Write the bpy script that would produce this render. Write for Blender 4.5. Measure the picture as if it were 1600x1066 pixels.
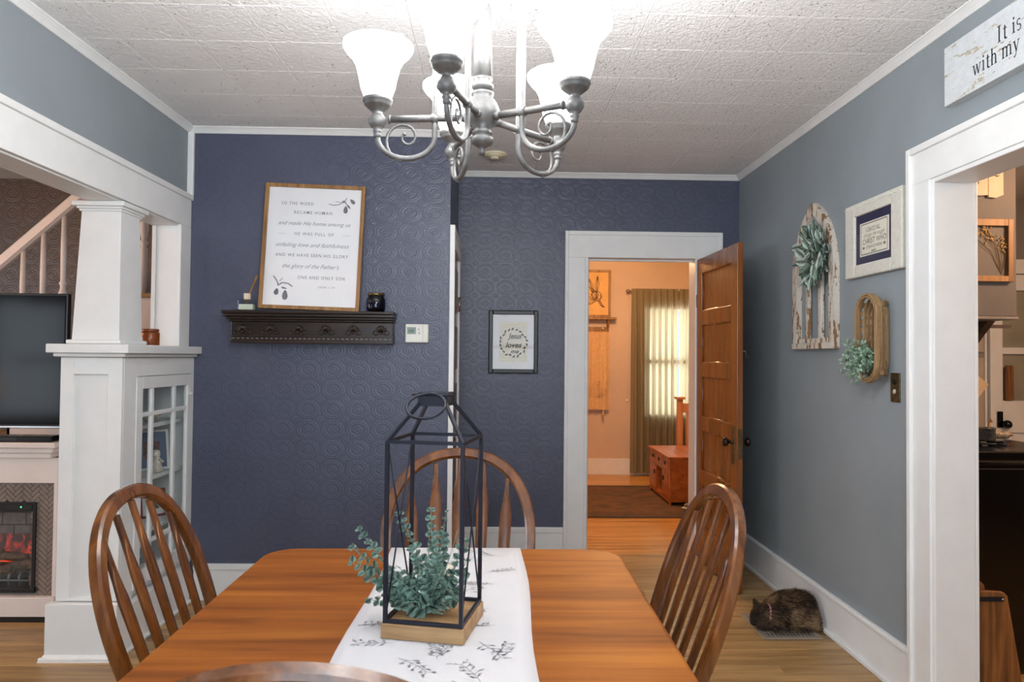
import bpy, bmesh, math, random
from mathutils import Vector, Matrix
random.seed(7)
R_ = random.Random(11)
for o in list(bpy.data.objects):
    bpy.data.objects.remove(o)
scene = bpy.context.scene
COL = scene.collection
pi = math.pi

# ------------------------------------------------------------------ camera
YAW, PITCH, ROLL = .0244, .0218, .0095
_F = Vector((math.sin(YAW)*math.cos(PITCH), math.cos(YAW)*math.cos(PITCH), math.sin(PITCH)))
_R = Vector((math.cos(YAW), -math.sin(YAW), 0))
_U = _R.cross(_F)
_R, _U = _R*math.cos(ROLL)+_U*math.sin(ROLL), _U*math.cos(ROLL)-_R*math.sin(ROLL)
cd = bpy.data.cameras.new('camera')
cd.sensor_width = 36
cd.lens = 1100.6*36/1600
cd.clip_start = .02
cd.dof.use_dof = True
cd.dof.focus_distance = 3.0
cd.dof.aperture_fstop = 8.0
cam = bpy.data.objects.new('camera', cd)
COL.objects.link(cam)
m = Matrix((( _R.x, _U.x, -_F.x, 0), (_R.y, _U.y, -_F.y, 0), (_R.z, _U.z, -_F.z, 1.398), (0, 0, 0, 1)))
cam.matrix_world = m
scene.camera = cam

# ------------------------------------------------------------------ world, exposure, daylight
scene.view_settings.view_transform = 'Standard'
scene.view_settings.look = 'None'
scene.view_settings.gamma = 1
scene.view_settings.use_curve_mapping = False
scene.view_settings.exposure = 0.12
w = bpy.data.worlds.new('world')
scene.world = w
w.use_nodes = True
w.node_tree.nodes['Background'].inputs[0].default_value = (.75, .86, 1, 1)
w.node_tree.nodes['Background'].inputs[1].default_value = 1.0


def area(name, loc, direction, sx, sy, power, col):
    l = bpy.data.lights.new(name, 'AREA')
    l.shape = 'RECTANGLE'
    l.size, l.size_y = sx, sy
    l.energy = power
    l.color = col
    o = bpy.data.objects.new(name, l)
    COL.objects.link(o)
    o.location = loc
    o.rotation_euler = Vector(direction).to_track_quat('-Z', 'Y').to_euler()
    return o


DAY = (.80, .90, 1.0)
# daylight through the windows behind the camera, in the living room, kitchen and bedroom, plus an added side fill
area('daylight_dining', (0.0, -1.42, 1.55), (0, 1, -.05), 2.2, 1.5, 72, DAY)
area('daylight_living', (-5.9, -1.42, 1.3), (.25, 1, -.05), .9, 1.5, 22, DAY)
area('fill_living_side', (-6.97, 1.9, 1.45), (1, 0, -.02), 2.8, 1.5, 95, DAY)  # fill light added from the unseen left side to brighten the right wall
area('daylight_kitchen', (4.72, 2.4, 1.6), (-1, 0, -.1), 1.2, 1.1, 14, (1, .9, .8))
area('daylight_bedroom', (2.25, 8.62, 1.35), (0, -1, 0), 1.0, 1.3, 34, (.95, .97, 1.0))

# ------------------------------------------------------------------ helpers
WM = {}


class MB:
    def __init__(s):
        s.bm = bmesh.new()
        s.sharp = False

    def _tag(s, faces, smooth):
        for f in faces:
            f.smooth = smooth

    def box(s, x0, x1, y0, y1, z0, z1, bev=0, M=None):
        b = bmesh.new()
        vs = [b.verts.new((x, y, z)) for x in (x0, x1) for y in (y0, y1) for z in (z0, z1)]
        for q in ((0, 1, 3, 2), (4, 6, 7, 5), (0, 4, 5, 1), (2, 3, 7, 6), (0, 2, 6, 4), (1, 5, 7, 3)):
            b.faces.new([vs[i] for i in q])
        if bev:
            bmesh.ops.bevel(b, geom=b.edges[:], offset=bev, segments=2, profile=.5, affect='EDGES')
        s.add(b, M)
        return s

    def add(s, b, M=None):
        if M is not None:
            b.transform(M)
        me = bpy.data.meshes.new('t')
        b.to_mesh(me)
        b.free()
        s.bm.from_mesh(me)
        bpy.data.meshes.remove(me)

    def poly(s, pts, depth_vec, bev=0, M=None, smooth=False):
        """extruded polygon: pts 3-D list, depth_vec the extrusion"""
        b = bmesh.new()
        d = Vector(depth_vec)
        a = [b.verts.new(p) for p in pts]
        c = [b.verts.new(Vector(p)+d) for p in pts]
        b.faces.new(a)
        b.faces.new(c[::-1])
        n = len(pts)
        for i in range(n):
            f = b.faces.new((a[i], c[i], c[(i+1) % n], a[(i+1) % n]))
            f.smooth = smooth
        bmesh.ops.recalc_face_normals(b, faces=b.faces[:])
        if bev:
            bmesh.ops.bevel(b, geom=b.edges[:], offset=bev, segments=2, profile=.5, affect='EDGES')
        s.add(b, M)
        return s

    def sweep(s, path, sect, ref=None, radii=None, closed=False, caps=True, smooth=True):
        """sect: list of 2-D points (a along 'side', b along 'ref'); path: 3-D points"""
        path = [Vector(p) for p in path]
        n = len(path)
        rings = []
        prev = None
        for i, p in enumerate(path):
            if closed:
                t = path[(i+1) % n]-path[i-1]
            else:
                t = path[min(i+1, n-1)]-path[max(i-1, 0)]
            t.normalize()
            if ref is not None:
                u = Vector(ref)
                u = (u-t*u.dot(t))
                if u.length < 1e-5:
                    u = Vector((1, 0, 0))
                u.normalize()
            else:
                if prev is None:
                    u = Vector((0, 0, 1)) if abs(t.z) < .9 else Vector((1, 0, 0))
                else:
                    u = prev
                u = (u-t*u.dot(t)).normalized()
            prev = u
            v = t.cross(u)
            k = 1 if radii is None else radii[i]
            rings.append([s.bm.verts.new(p+(v*a+u*b)*k) for a, b in sect])
        m = len(sect)
        rng = n if closed else n-1
        for i in range(rng):
            A, B = rings[i], rings[(i+1) % n]
            for j in range(m):
                f = s.bm.faces.new((A[j], A[(j+1) % m], B[(j+1) % m], B[j]))
                f.smooth = smooth
        if caps and not closed:
            s.bm.faces.new(rings[0][::-1])
            s.bm.faces.new(rings[-1])
        return s

    def tube(s, path, r, seg=8, closed=False, ref=None):
        sect = [(math.cos(2*pi*k/seg), math.sin(2*pi*k/seg)) for k in range(seg)]
        rr = [r]*len(path) if not isinstance(r, (list, tuple)) else list(r)
        return s.sweep(path, sect, radii=rr, closed=closed, ref=ref)

    def bar(s, path, w_, h_, ref=(0, 0, 1), closed=False):
        a, b = w_/2, h_/2
        return s.sweep(path, [(-a, -b), (a, -b), (a, b), (-a, b)], ref=ref, closed=closed, smooth=False)

    def rbar(s, path, w_, h_, ref=(0, 0, 1), closed=False, c=.25, radii=None):
        a, b = w_/2, h_/2
        k = c*min(w_, h_)
        s.sharp = True
        sec = [(-a+k, -b), (a-k, -b), (a, -b+k), (a, b-k), (a-k, b), (-a+k, b), (-a, b-k), (-a, -b+k)]
        return s.sweep(path, sec, ref=ref, closed=closed, radii=radii)

    def lathe(s, prof, c=(0, 0, 0), seg=20, M=None, cap=True, smooth=True, flute=0, nfl=0):
        b = bmesh.new()
        rings = []
        for r, z in prof:
            ring = []
            for k in range(seg):
                a = 2*pi*k/seg
                rr = r*(1-flute*(k % 2)) if flute else r
                ring.append(b.verts.new((c[0]+rr*math.cos(a), c[1]+rr*math.sin(a), c[2]+z)))
            rings.append(ring)
        for A, B in zip(rings, rings[1:]):
            for k in range(seg):
                f = b.faces.new((A[k], A[(k+1) % seg], B[(k+1) % seg], B[k]))
                f.smooth = smooth
        if cap:
            if prof[0][0] > 1e-4:
                b.faces.new(rings[0][::-1])
            if prof[-1][0] > 1e-4:
                b.faces.new(rings[-1])
        bmesh.ops.remove_doubles(b, verts=b.verts[:], dist=1e-6)
        bmesh.ops.recalc_face_normals(b, faces=b.faces[:])
        s.add(b, M)
        return s

    def ico(s, c, r, sub=2, sc=(1, 1, 1), M=None):
        b = bmesh.new()
        bmesh.ops.create_icosphere(b, subdivisions=sub, radius=r)
        for f in b.faces:
            f.smooth = True
        b.transform(Matrix.Translation(c) @ Matrix.Diagonal((sc[0], sc[1], sc[2], 1)))
        s.add(b, M)
        return s

    def quad(s, a, b, c, d):
        f = s.bm.faces.new([s.bm.verts.new(p) for p in (a, b, c, d)])
        return s

    def mesh(s, name):
        me = bpy.data.meshes.new(name)
        bmesh.ops.recalc_face_normals(s.bm, faces=s.bm.faces[:])
        s.bm.to_mesh(me)
        s.bm.free()
        if s.sharp:
            me.set_sharp_from_angle(angle=math.radians(32))
        return me

    def build(s, name, mat, parent=None, label=None, cat=None, group=None, kind=None, keep=False):
        return link(name, s.mesh(name), mat, parent, label, cat, group, kind, keep)


def link(name, me, mat, parent=None, label=None, cat=None, group=None, kind=None, keep=False):
    if mat is not None:
        me.materials.clear()
        me.materials.append(mat)
    o = bpy.data.objects.new(name, me)
    COL.objects.link(o)
    if parent is not None:
        o.parent = parent
        W = WM.get(parent.name, Matrix())
        if not keep:
            me.transform(W.inverted())
        WM[o.name] = W
    else:
        if not keep:
            xs = [v.co for v in me.vertices]
            lo = Vector((min(v[i] for v in xs) for i in range(3)))
            hi = Vector((max(v[i] for v in xs) for i in range(3)))
            base = Vector(((lo.x+hi.x)/2, (lo.y+hi.y)/2, lo.z))
            me.transform(Matrix.Translation(-base))
            o.location = base
            WM[o.name] = Matrix.Translation(base)
        else:
            WM[o.name] = Matrix()
    tag(o, label, cat, group, kind)
    return o


def tag(o, label=None, cat=None, group=None, kind=None):
    if label:
        o['label'] = label
    if cat:
        o['category'] = cat
    if group:
        o['group'] = group
    if kind:
        o['kind'] = kind
    return o


def empty(name, loc, label, cat, group=None, kind=None, rotz=0):
    o = bpy.data.objects.new(name, None)
    o.empty_display_size = .05
    COL.objects.link(o)
    o.location = loc
    o.rotation_euler = (0, 0, rotz)
    WM[o.name] = Matrix.Translation(loc) @ Matrix.Rotation(rotz, 4, 'Z')
    return tag(o, label, cat, group, kind)


def piece(name, me, parent, loc=(0, 0, 0), M=None):
    """a repeated part that shares its mesh; M is local to the parent"""
    o = bpy.data.objects.new(name, me)
    COL.objects.link(o)
    o.parent = parent
    if M is not None:
        o.matrix_local = M
    else:
        o.location = loc
    return o


def copy_tree(src, parent=None):
    c = src.copy()
    COL.objects.link(c)
    c.parent = parent
    for ch in list(src.children):
        copy_tree(ch, c)
    return c


# ------------------------------------------------------------------ materials
MATS = {}


def srgb(r, g=None, b=None):
    if g is None:
        r, g, b = r
    f = lambda c: (c/255/12.92) if c/255 <= .04045 else ((c/255+.055)/1.055)**2.4
    return (f(r), f(g), f(b), 1)


class NT:
    def __init__(s, name):
        s.m = bpy.data.materials.new(name)
        s.m.use_nodes = True
        s.t = s.m.node_tree
        s.p = s.t.nodes['Principled BSDF']
        s.out = s.t.nodes['Material Output']

    def n(s, typ, **kw):
        nd = s.t.nodes.new(typ)
        for k, v in kw.items():
            if k.startswith('i_'):
                nd.inputs[k[2:].replace('_', ' ')].default_value = v
            else:
                setattr(nd, k, v)
        return nd

    def l(s, a, b):
        s.t.links.new(a, b)

    def math(s, op, a, b=None, c=None):
        nd = s.t.nodes.new('ShaderNodeMath')
        nd.operation = op
        for i, v in enumerate((a, b, c)):
            if v is None:
                continue
            if isinstance(v, (int, float)):
                nd.inputs[i].default_value = v
            else:
                s.l(v, nd.inputs[i])
        return nd.outputs[0]

    def coords(s, scale=(1, 1, 1), src='Object', rnd=0):
        if src == 'World':
            v = s.n('ShaderNodeNewGeometry').outputs['Position']
        else:
            v = s.n('ShaderNodeTexCoord').outputs[src]
        if rnd:
            oi = s.n('ShaderNodeObjectInfo')
            mul = s.n('ShaderNodeVectorMath', operation='SCALE')
            mul.inputs[0].default_value = (rnd, rnd*.7, rnd*1.3)
            s.l(oi.outputs['Random'], mul.inputs['Scale'])
            ad = s.n('ShaderNodeVectorMath', operation='ADD')
            s.l(v, ad.inputs[0])
            s.l(mul.outputs[0], ad.inputs[1])
            v = ad.outputs[0]
        mp = s.n('ShaderNodeMapping')
        mp.inputs['Scale'].default_value = scale
        s.l(v, mp.inputs['Vector'])
        return mp.outputs[0]

    def noise(s, vec, scale, detail=4, rough=.55, dist=0):
        nd = s.n('ShaderNodeTexNoise')
        nd.inputs['Scale'].default_value = scale
        nd.inputs['Detail'].default_value = detail
        nd.inputs['Roughness'].default_value = rough
        nd.inputs['Distortion'].default_value = dist
        s.l(vec, nd.inputs['Vector'])
        return nd.outputs['Fac']

    def ramp(s, fac, stops, interp='LINEAR'):
        nd = s.n('ShaderNodeValToRGB')
        nd.color_ramp.interpolation = interp
        e = nd.color_ramp.elements
        while len(e) < len(stops):
            e.new(.5)
        for el, (p, c) in zip(e, stops):
            el.position = p
            el.color = c if len(c) == 4 else (*c, 1)
        s.l(fac, nd.inputs[0])
        return nd.outputs['Color']

    def mix(s, fac, a, b, blend='MIX'):
        nd = s.n('ShaderNodeMix', data_type='RGBA', blend_type=blend)
        for sock, v in ((nd.inputs[0], fac), (nd.inputs[6], a), (nd.inputs[7], b)):
            if isinstance(v, (int, float, tuple)):
                sock.default_value = v
            else:
                s.l(v, sock)
        return nd.outputs[2]

    def bump(s, h, strength=.3, dist=.01):
        nd = s.n('ShaderNodeBump')
        nd.inputs['Strength'].default_value = strength
        nd.inputs['Distance'].default_value = dist
        s.l(h, nd.inputs['Height'])
        s.l(nd.outputs[0], s.p.inputs['Normal'])

    def col(s, v):
        if isinstance(v, tuple):
            s.p.inputs['Base Color'].default_value = v
        else:
            s.l(v, s.p.inputs['Base Color'])

    def set(s, rough=.5, metal=0, spec=.5, **kw):
        s.p.inputs['Roughness'].default_value = rough
        s.p.inputs['Metallic'].default_value = metal
        s.p.inputs['Specular IOR Level'].default_value = spec
        for k, v in kw.items():
            s.p.inputs[k.replace('_', ' ')].default_value = v


def plain(name, c, rough=.5, metal=0, spec=.5, var=.06, vscale=8, bump=0, bscale=60, **kw):
    """painted / plastic / metal: slight procedural tone variation and fine relief"""
    t = NT(name)
    vec = t.coords(src='World')
    n = t.noise(vec, vscale)
    c = srgb(c)
    d = tuple(x*(1-var*2) for x in c[:3])+(1,)
    e = tuple(min(1, x*(1+var)) for x in c[:3])+(1,)
    t.col(t.ramp(n, [(.3, d), (.7, e)]))
    t.set(rough, metal, spec, **kw)
    if bump:
        t.bump(t.noise(vec, bscale, 3), bump, .004)
    MATS[name] = t.m
    return t.m


def wood(name, dark, mid, light, axis=0, scale=1.0, rough=.35, spec=.5, rnd=3.0, src='Object', bump=.08, coat=0, tone=0):
    t = NT(name)
    sc = [14*scale]*3
    sc[axis] = 1.1*scale
    v = t.coords(tuple(sc), src=src, rnd=rnd)
    n1 = t.noise(v, 1.0, 5, .6, .6)
    sc2 = [60*scale]*3
    sc2[axis] = 3*scale
    n2 = t.noise(t.coords(tuple(sc2), src=src, rnd=rnd), 1.0, 3, .6, .3)
    f = t.math('ADD', t.math('MULTIPLY', n1, .72), t.math('MULTIPLY', n2, .28))
    c = t.ramp(f, [(.34, srgb(dark)), (.5, srgb(mid)), (.66, srgb(light))])
    if tone:
        oi = t.n('ShaderNodeObjectInfo')
        k = t.math('ADD', t.math('MULTIPLY', oi.outputs['Random'], tone), 1-tone/2)
        hv = t.n('ShaderNodeHueSaturation')
        t.l(k, hv.inputs['Value'])
        t.l(c, hv.inputs['Color'])
        c = hv.outputs[0]
    t.col(c)
    t.set(rough, 0, spec)
    if coat:
        t.set(rough, 0, spec, Coat_Weight=coat, Coat_Roughness=.12)
    if bump:
        t.bump(n2, bump, .002)
    MATS[name] = t.m
    return t.m


def emit(name, c, strength, base=None):
    t = NT(name)
    t.col(srgb(c))
    t.p.inputs['Emission Color'].default_value = srgb(c)
    t.p.inputs['Emission Strength'].default_value = strength
    MATS[name] = t.m
    return t.m


def glass(name, tint=(1, 1, 1, 1), rough=.02, fres=1.45, amount=1.0):
    t = NT(name)
    tr = t.n('ShaderNodeBsdfTransparent')
    tr.inputs[0].default_value = tint
    gl = t.n('ShaderNodeBsdfGlossy')
    gl.inputs['Roughness'].default_value = rough
    fr = t.n('ShaderNodeFresnel')
    fr.inputs[0].default_value = fres
    mx = t.n('ShaderNodeMixShader')
    bf = t.n('ShaderNodeNewGeometry').outputs['Backfacing']
    t.l(t.math('MULTIPLY', t.math('MULTIPLY', fr.outputs[0], amount), t.math('SUBTRACT', 1.0, bf)), mx.inputs[0])
    t.l(tr.outputs[0], mx.inputs[1])
    t.l(gl.outputs[0], mx.inputs[2])
    t.l(mx.outputs[0], t.out.inputs['Surface'])
    MATS[name] = t.m
    return t.m


WHITE = plain('paint_white', (230, 230, 228), .42, var=.02, bump=.05, bscale=25)
WHITE_WARM = plain('paint_white_mantel', (224, 212, 204), .45, var=.02)


def wallpaint(name, c):
    t = NT(name)
    v = t.coords(src='World')
    n = t.noise(v, 2.2, 6, .6)
    n2 = t.noise(v, 90, 3, .6)
    c = srgb(c)
    t.col(t.ramp(n, [(.3, tuple(x*.93 for x in c[:3])), (.7, tuple(x*1.05 for x in c[:3]))]))
    t.set(.52, 0, .4)
    t.bump(t.math('ADD', t.math('MULTIPLY', n, 1.5), t.math('MULTIPLY', n2, .35)), .22, .006)
    return t.m


GREY = wallpaint('wall_paint_grey', (140, 148, 152))
BEDWALL = wallpaint('wall_paint_bedroom', (206, 182, 158))
KITWALL = wallpaint('wall_paint_kitchen', (132, 128, 124))
CEILP = wallpaint('ceiling_paint', (205, 196, 182))


def wallpaper(name, c, hi, axis='x', pu=.142, pv=.114, strength=.24):
    """embossed anaglypta paper: rows of medallions, painted over"""
    t = NT(name)
    g = t.n('ShaderNodeNewGeometry').outputs['Position']
    sx = t.n('ShaderNodeSeparateXYZ')
    t.l(g, sx.inputs[0])
    u0 = t.math('DIVIDE', sx.outputs['X' if axis == 'x' else 'Y'], pu)
    v0 = t.math('DIVIDE', sx.outputs['Z'], pv)
    u = t.math('SUBTRACT', t.math('FRACT', u0), .5)
    v = t.math('SUBTRACT', t.math('FRACT', v0), .5)
    r = t.math('SQRT', t.math('ADD', t.math('MULTIPLY', u, u), t.math('MULTIPLY', v, v)))
    dia = t.math('ADD', t.math('ABSOLUTE', u), t.math('ABSOLUTE', v))

    def band(x, c0, w0):
        return t.math('SUBTRACT', 1.0, t.math('MINIMUM', 1.0, t.math('DIVIDE', t.math('ABSOLUTE', t.math('SUBTRACT', x, c0)), w0)))
    ang = t.math('ARCTAN2', v, u)
    pet = t.math('MULTIPLY', t.math('ADD', t.math('COSINE', t.math('MULTIPLY', ang, 16)), 1), .5)
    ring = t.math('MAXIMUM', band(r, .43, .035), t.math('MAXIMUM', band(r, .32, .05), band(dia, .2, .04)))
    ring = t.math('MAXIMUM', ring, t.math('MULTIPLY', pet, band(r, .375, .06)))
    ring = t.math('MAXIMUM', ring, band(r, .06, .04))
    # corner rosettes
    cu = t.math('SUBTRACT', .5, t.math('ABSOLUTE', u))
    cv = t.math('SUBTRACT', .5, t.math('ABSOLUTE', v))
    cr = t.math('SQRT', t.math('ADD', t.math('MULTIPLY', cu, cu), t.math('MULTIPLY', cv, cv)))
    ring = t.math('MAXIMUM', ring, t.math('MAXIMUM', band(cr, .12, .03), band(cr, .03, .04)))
    vec = t.coords(src='World')
    fine = t.noise(vec, 260, 3, .6)
    h = t.math('ADD', ring, t.math('MULTIPLY', fine, .9))
    n = t.noise(vec, 5, 5, .6)
    c = srgb(c)
    base = t.ramp(n, [(.3, tuple(x*.92 for x in c[:3])), (.7, tuple(x*1.08 for x in c[:3]))])
    # sheen painted into the colour: raised relief and random specks made paler
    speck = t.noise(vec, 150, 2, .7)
    sheen_mix = t.math('MULTIPLY', t.math('MINIMUM', 1.0, t.math('ADD', t.math('MULTIPLY', ring, .28), t.math('MULTIPLY', t.math('GREATER_THAN', speck, .6), .6))), .5)
    t.col(t.mix(sheen_mix, base, tuple(min(1, x*1.75) for x in c[:3])+(1,)))
    t.set(.34, 0, .5)
    t.bump(h, strength, .0035)
    return t.m


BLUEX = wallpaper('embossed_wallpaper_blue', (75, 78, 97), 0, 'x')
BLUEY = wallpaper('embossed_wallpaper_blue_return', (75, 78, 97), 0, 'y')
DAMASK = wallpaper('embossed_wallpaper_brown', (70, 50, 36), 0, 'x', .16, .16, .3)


def ceiling_mat():
    t = NT('ceiling_tile')
    v = t.coords(src='Object', rnd=5)
    v2 = t.coords((1, 1.0, 1), src='World')
    fis = t.noise(v2, 52, 3, .65, .8)
    pits = t.n('ShaderNodeTexVoronoi')
    pits.inputs['Scale'].default_value = 42
    t.l(v2, pits.inputs['Vector'])
    mask = t.noise(v2, 14, 2)
    hole = t.math('MULTIPLY', t.math('LESS_THAN', pits.outputs['Distance'], .16), t.math('GREATER_THAN', mask, .56))
    groove = t.math('GREATER_THAN', fis, .63)
    n = t.noise(v2, 3)
    base = t.ramp(n, [(.3, srgb(238, 237, 236)), (.7, srgb(245, 244, 243))])
    c1 = t.mix(t.math('MULTIPLY', hole, .8), base, srgb(92, 88, 86))
    t.col(c1)
    t.set(.7, 0, .25)
    h = t.math('SUBTRACT', t.math('MULTIPLY', t.math('MINIMUM', fis, .66), 1.6), t.math('ADD', t.math('MULTIPLY', hole, .6), t.math('MULTIPLY', groove, .25)))
    t.bump(h, .9, .007)
    return t.m


TILE = ceiling_mat()
PLANK = wood('pine_floorboard', (116, 88, 52), (160, 126, 80), (186, 152, 104), 0, 1.0, .34, tone=.22, bump=.05)
PLANK_BED = wood('pine_floorboard_amber', (150, 100, 44), (192, 140, 70), (212, 164, 94), 0, 1.0, .3, tone=.2, bump=.05)
SUBFLOOR = plain('subfloor_dark', (38, 26, 16), .85)
TABLEW = wood('cherry_table_top', (100, 50, 12), (138, 76, 20), (164, 100, 34), 0, .7, .5, spec=.25, rnd=0, bump=.015)
CHAIRW = wood('chair_wood', (64, 33, 12), (100, 56, 22), (128, 78, 36), 2, 1.0, .24, coat=.25, bump=.02)
DOORW = wood('door_wood', (98, 52, 18), (126, 70, 26), (144, 86, 36), 2, .6, .26, coat=.2, bump=.02, rnd=1)
OAKF = wood('oak_frame', (106, 72, 34), (146, 104, 56), (172, 130, 78), 2, 1.5, .5)
LANTW = wood('lantern_base_wood', (122, 92, 58), (160, 126, 86), (184, 150, 108), 0, 1.6, .55, rnd=0)
BENCHW = wood('bench_wood', (120, 58, 18), (160, 84, 30), (184, 106, 46), 1, .8, .35)
BEDW = wood('bed_wood', (172, 108, 66), (200, 136, 92), (214, 156, 112), 2, 1, .4)
RUSTIC = wood('rustic_box_wood', (66, 38, 16), (122, 78, 36), (156, 108, 56), 2, 1.4, .6, rnd=0, bump=.25)
SPLINT = wood('basket_splint', (116, 88, 56), (150, 118, 80), (176, 144, 104), 2, 2.0, .65)
RAILW = wood('stair_tread_wood', (120, 88, 44), (164, 126, 72), (186, 150, 96), 0, 1.0, .4)
DARKW = wood('espresso_shelf_wood', (22, 14, 10), (38, 25, 18), (56, 38, 28), 0, 1.2, .32, bump=.05)
DARKW2 = wood('bracket_dark_wood', (40, 26, 14), (66, 44, 26), (88, 62, 38), 2, 1.2, .6)
PEWTER = plain('pewter_metal', (116, 114, 112), .48, .55, var=.15, vscale=40)
BLACKM = plain('black_metal', (34, 36, 48), .42, .4, var=.1)
BLACKP = plain('black_plastic', (14, 14, 16), .3, var=.1)
BLACKE = plain('black_enamel', (8, 8, 9), .16, var=.1)
CHROME = plain('chrome_trim', (205, 205, 205), .18, 1.0)
BRASS = plain('aged_brass', (104, 88, 58), .42, .75, var=.25, vscale=40)
BRONZE = plain('bronze_knob', (48, 38, 34), .3, .7)
NICKEL = plain('nickel', (178, 160, 140), .3, .9)
PAPER = plain('print_paper', (226, 226, 228), .6, var=.015)
PAPER_OLD = plain('old_page', (226, 222, 204), .7, var=.04, vscale=30)
MATBLUE = plain('navy_mat', (44, 42, 72), .6)
MATDUST = plain('dusty_blue_mat', (96, 112, 138), .6)
INK = plain('grey_ink', (116, 116, 124), .8)
INKS = plain('sprig_ink', (160, 162, 168), .8)
INKD = plain('dark_ink', (52, 50, 56), .8)
INKB = plain('brown_ink', (122, 110, 100), .8)
CREAM = plain('cream_plastic', (226, 216, 186), .45)
PLASTW = plain('white_plastic', (226, 224, 214), .4, var=.02)
LCD = plain('lcd_screen', (122, 142, 128), .2)
SAGE = plain('sage_leaf', (172, 188, 176), .75, var=.15, vscale=60)
EUCA = plain('eucalyptus_leaf', (116, 146, 134), .55, var=.28, vscale=45)
EUCAS = plain('eucalyptus_stem', (120, 150, 132), .6)
BASKLEAF = plain('basket_leaf', (150, 176, 150), .7, var=.3, vscale=70)
WAX = plain('candle_wax', (232, 226, 212), .5, var=.02)
SIGNP = None
BURLAP = plain('towel_cotton', (214, 176, 130), .9, var=.06, vscale=30, bump=.4, bscale=180)
GROUT = plain('grout', (70, 62, 58), .9)
HERR = plain('taupe_herringbone_tile', (128, 114, 104), .4, var=.12, vscale=14)
TVG = plain('tv_screen', (5, 6, 9), .10, var=.0, spec=.16)
PANE = glass('window_pane', (.97, .985, .98, 1), .01, 1.5, 1.0)
PICGL = glass('picture_glass', (1, 1, 1, 1), .02, 1.4, .6)
BOTTLE = glass('clear_bottle_glass', (.9, .95, .93, 1), .02, 1.5, 1.0)


def distressed(name, c, under, amt=.62, axis=2):
    t = NT(name)
    sc = [26, 26, 26]
    sc[axis] = 4
    v = t.coords(tuple(sc), src='World')
    n = t.noise(v, 1.0, 6, .7, .5)
    v2 = t.coords((1, 1, 1), src='World')
    n2 = t.noise(v2, 40, 4, .7)
    k = t.math('GREATER_THAN', t.math('ADD', t.math('MULTIPLY', n, .75), t.math('MULTIPLY', n2, .25)), amt)
    t.col(t.mix(k, t.ramp(n2, [(.3, tuple(x*.86 for x in srgb(c)[:3])), (.7, srgb(c))]), srgb(under)))
    t.set(.7)
    t.bump(n, .5, .004)
    return t.m


ARCHW = distressed('chippy_white_wood', (214, 204, 190), (134, 100, 66), .535, 2)
FRAMEW = distressed('chippy_cream_frame', (214, 210, 198), (92, 78, 66), .66, 1)
SIGNP = distressed('rusty_white_tin', (206, 210, 212), (172, 162, 144), .565, 1)


def rug_mat():
    t = NT('rug_weave')
    v = t.coords((3, 40, 1), src='World')
    n = t.noise(v, 1, 5, .7)
    n2 = t.noise(t.coords((1, 1, 1), src='World'), 6, 4)
    f = t.math('ADD', t.math('MULTIPLY', n, .6), t.math('MULTIPLY', n2, .4))
    t.col(t.ramp(f, [(.35, srgb(58, 48, 42)), (.5, srgb(96, 78, 64)), (.62, srgb(122, 84, 62)), (.72, srgb(84, 78, 72))]))
    t.set(.95, 0, .1)
    t.bump(n, .6, .006)
    return t.m


RUG = rug_mat()


def curtain_mat():
    t = NT('olive_curtain')
    v = t.coords((220, 220, 220), src='World')
    n = t.noise(v, 1, 2)
    c = t.ramp(n, [(.3, srgb(150, 140, 112)), (.7, srgb(174, 164, 134))])
    t.col(c)
    t.set(.9, 0, .1)
    tr = t.n('ShaderNodeBsdfTranslucent')
    t.l(c, tr.inputs[0])
    mx = t.n('ShaderNodeMixShader')
    mx.inputs[0].default_value = .5
    t.l(t.p.outputs[0], mx.inputs[1])
    t.l(tr.outputs[0], mx.inputs[2])
    t.l(mx.outputs[0], t.out.inputs['Surface'])
    return t.m


CURT = curtain_mat()


def cloth_mat():
    t = NT('linen_runner')
    v = t.coords((900, 900, 900), src='World')
    n = t.noise(v, 1, 2)
    t.col(t.ramp(n, [(.3, srgb(200, 201, 205)), (.7, srgb(214, 215, 219))]))
    t.set(.9, 0, .1)
    t.bump(n, .2, .001)
    return t.m


LINEN = cloth_mat()


def fur_mat(name):
    t = NT(name)
    v = t.coords(src='Object')
    n = t.noise(v, 13, 4, .6, .6)
    n2 = t.noise(v, 5, 2)
    f = t.math('ADD', t.math('MULTIPLY', n, .7), t.math('MULTIPLY', n2, .3))
    t.col(t.ramp(f, [(.40, srgb(26, 20, 17)), (.5, srgb(58, 43, 32)), (.6, srgb(104, 82, 58)), (.7, srgb(124, 104, 78))]))
    t.set(.75, 0, .2)
    return t.m


FUR = fur_mat('tortoiseshell_fur')


def strand_mat():
    t = NT('tortoiseshell_strands')
    v = t.coords(src='Object')
    n = t.noise(v, 11, 3, .6, .6)
    rnd_ = t.n('ShaderNodeNewGeometry').outputs['Random Per Island']
    f = t.math('ADD', t.math('MULTIPLY', n, .8), t.math('MULTIPLY', rnd_, .22))
    c = t.ramp(f, [(.40, srgb(24, 18, 15)), (.50, srgb(66, 48, 34)), (.60, srgb(116, 90, 62)), (.72, srgb(150, 128, 98))])
    sx_ = t.n('ShaderNodeSeparateXYZ')
    t.l(t.n('ShaderNodeTexCoord').outputs['Object'], sx_.inputs[0])
    mr = t.n('ShaderNodeMapRange')
    for i_, v_ in ((1, -.15), (2, -.08), (3, .72), (4, 0.0)):
        mr.inputs[i_].default_value = v_
    t.l(sx_.outputs['X'], mr.inputs[0])
    t.col(t.mix(mr.outputs[0], c, srgb(20, 16, 14)))
    t.set(.7, 0, .2)
    return t.m


STRAND = strand_mat()


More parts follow.
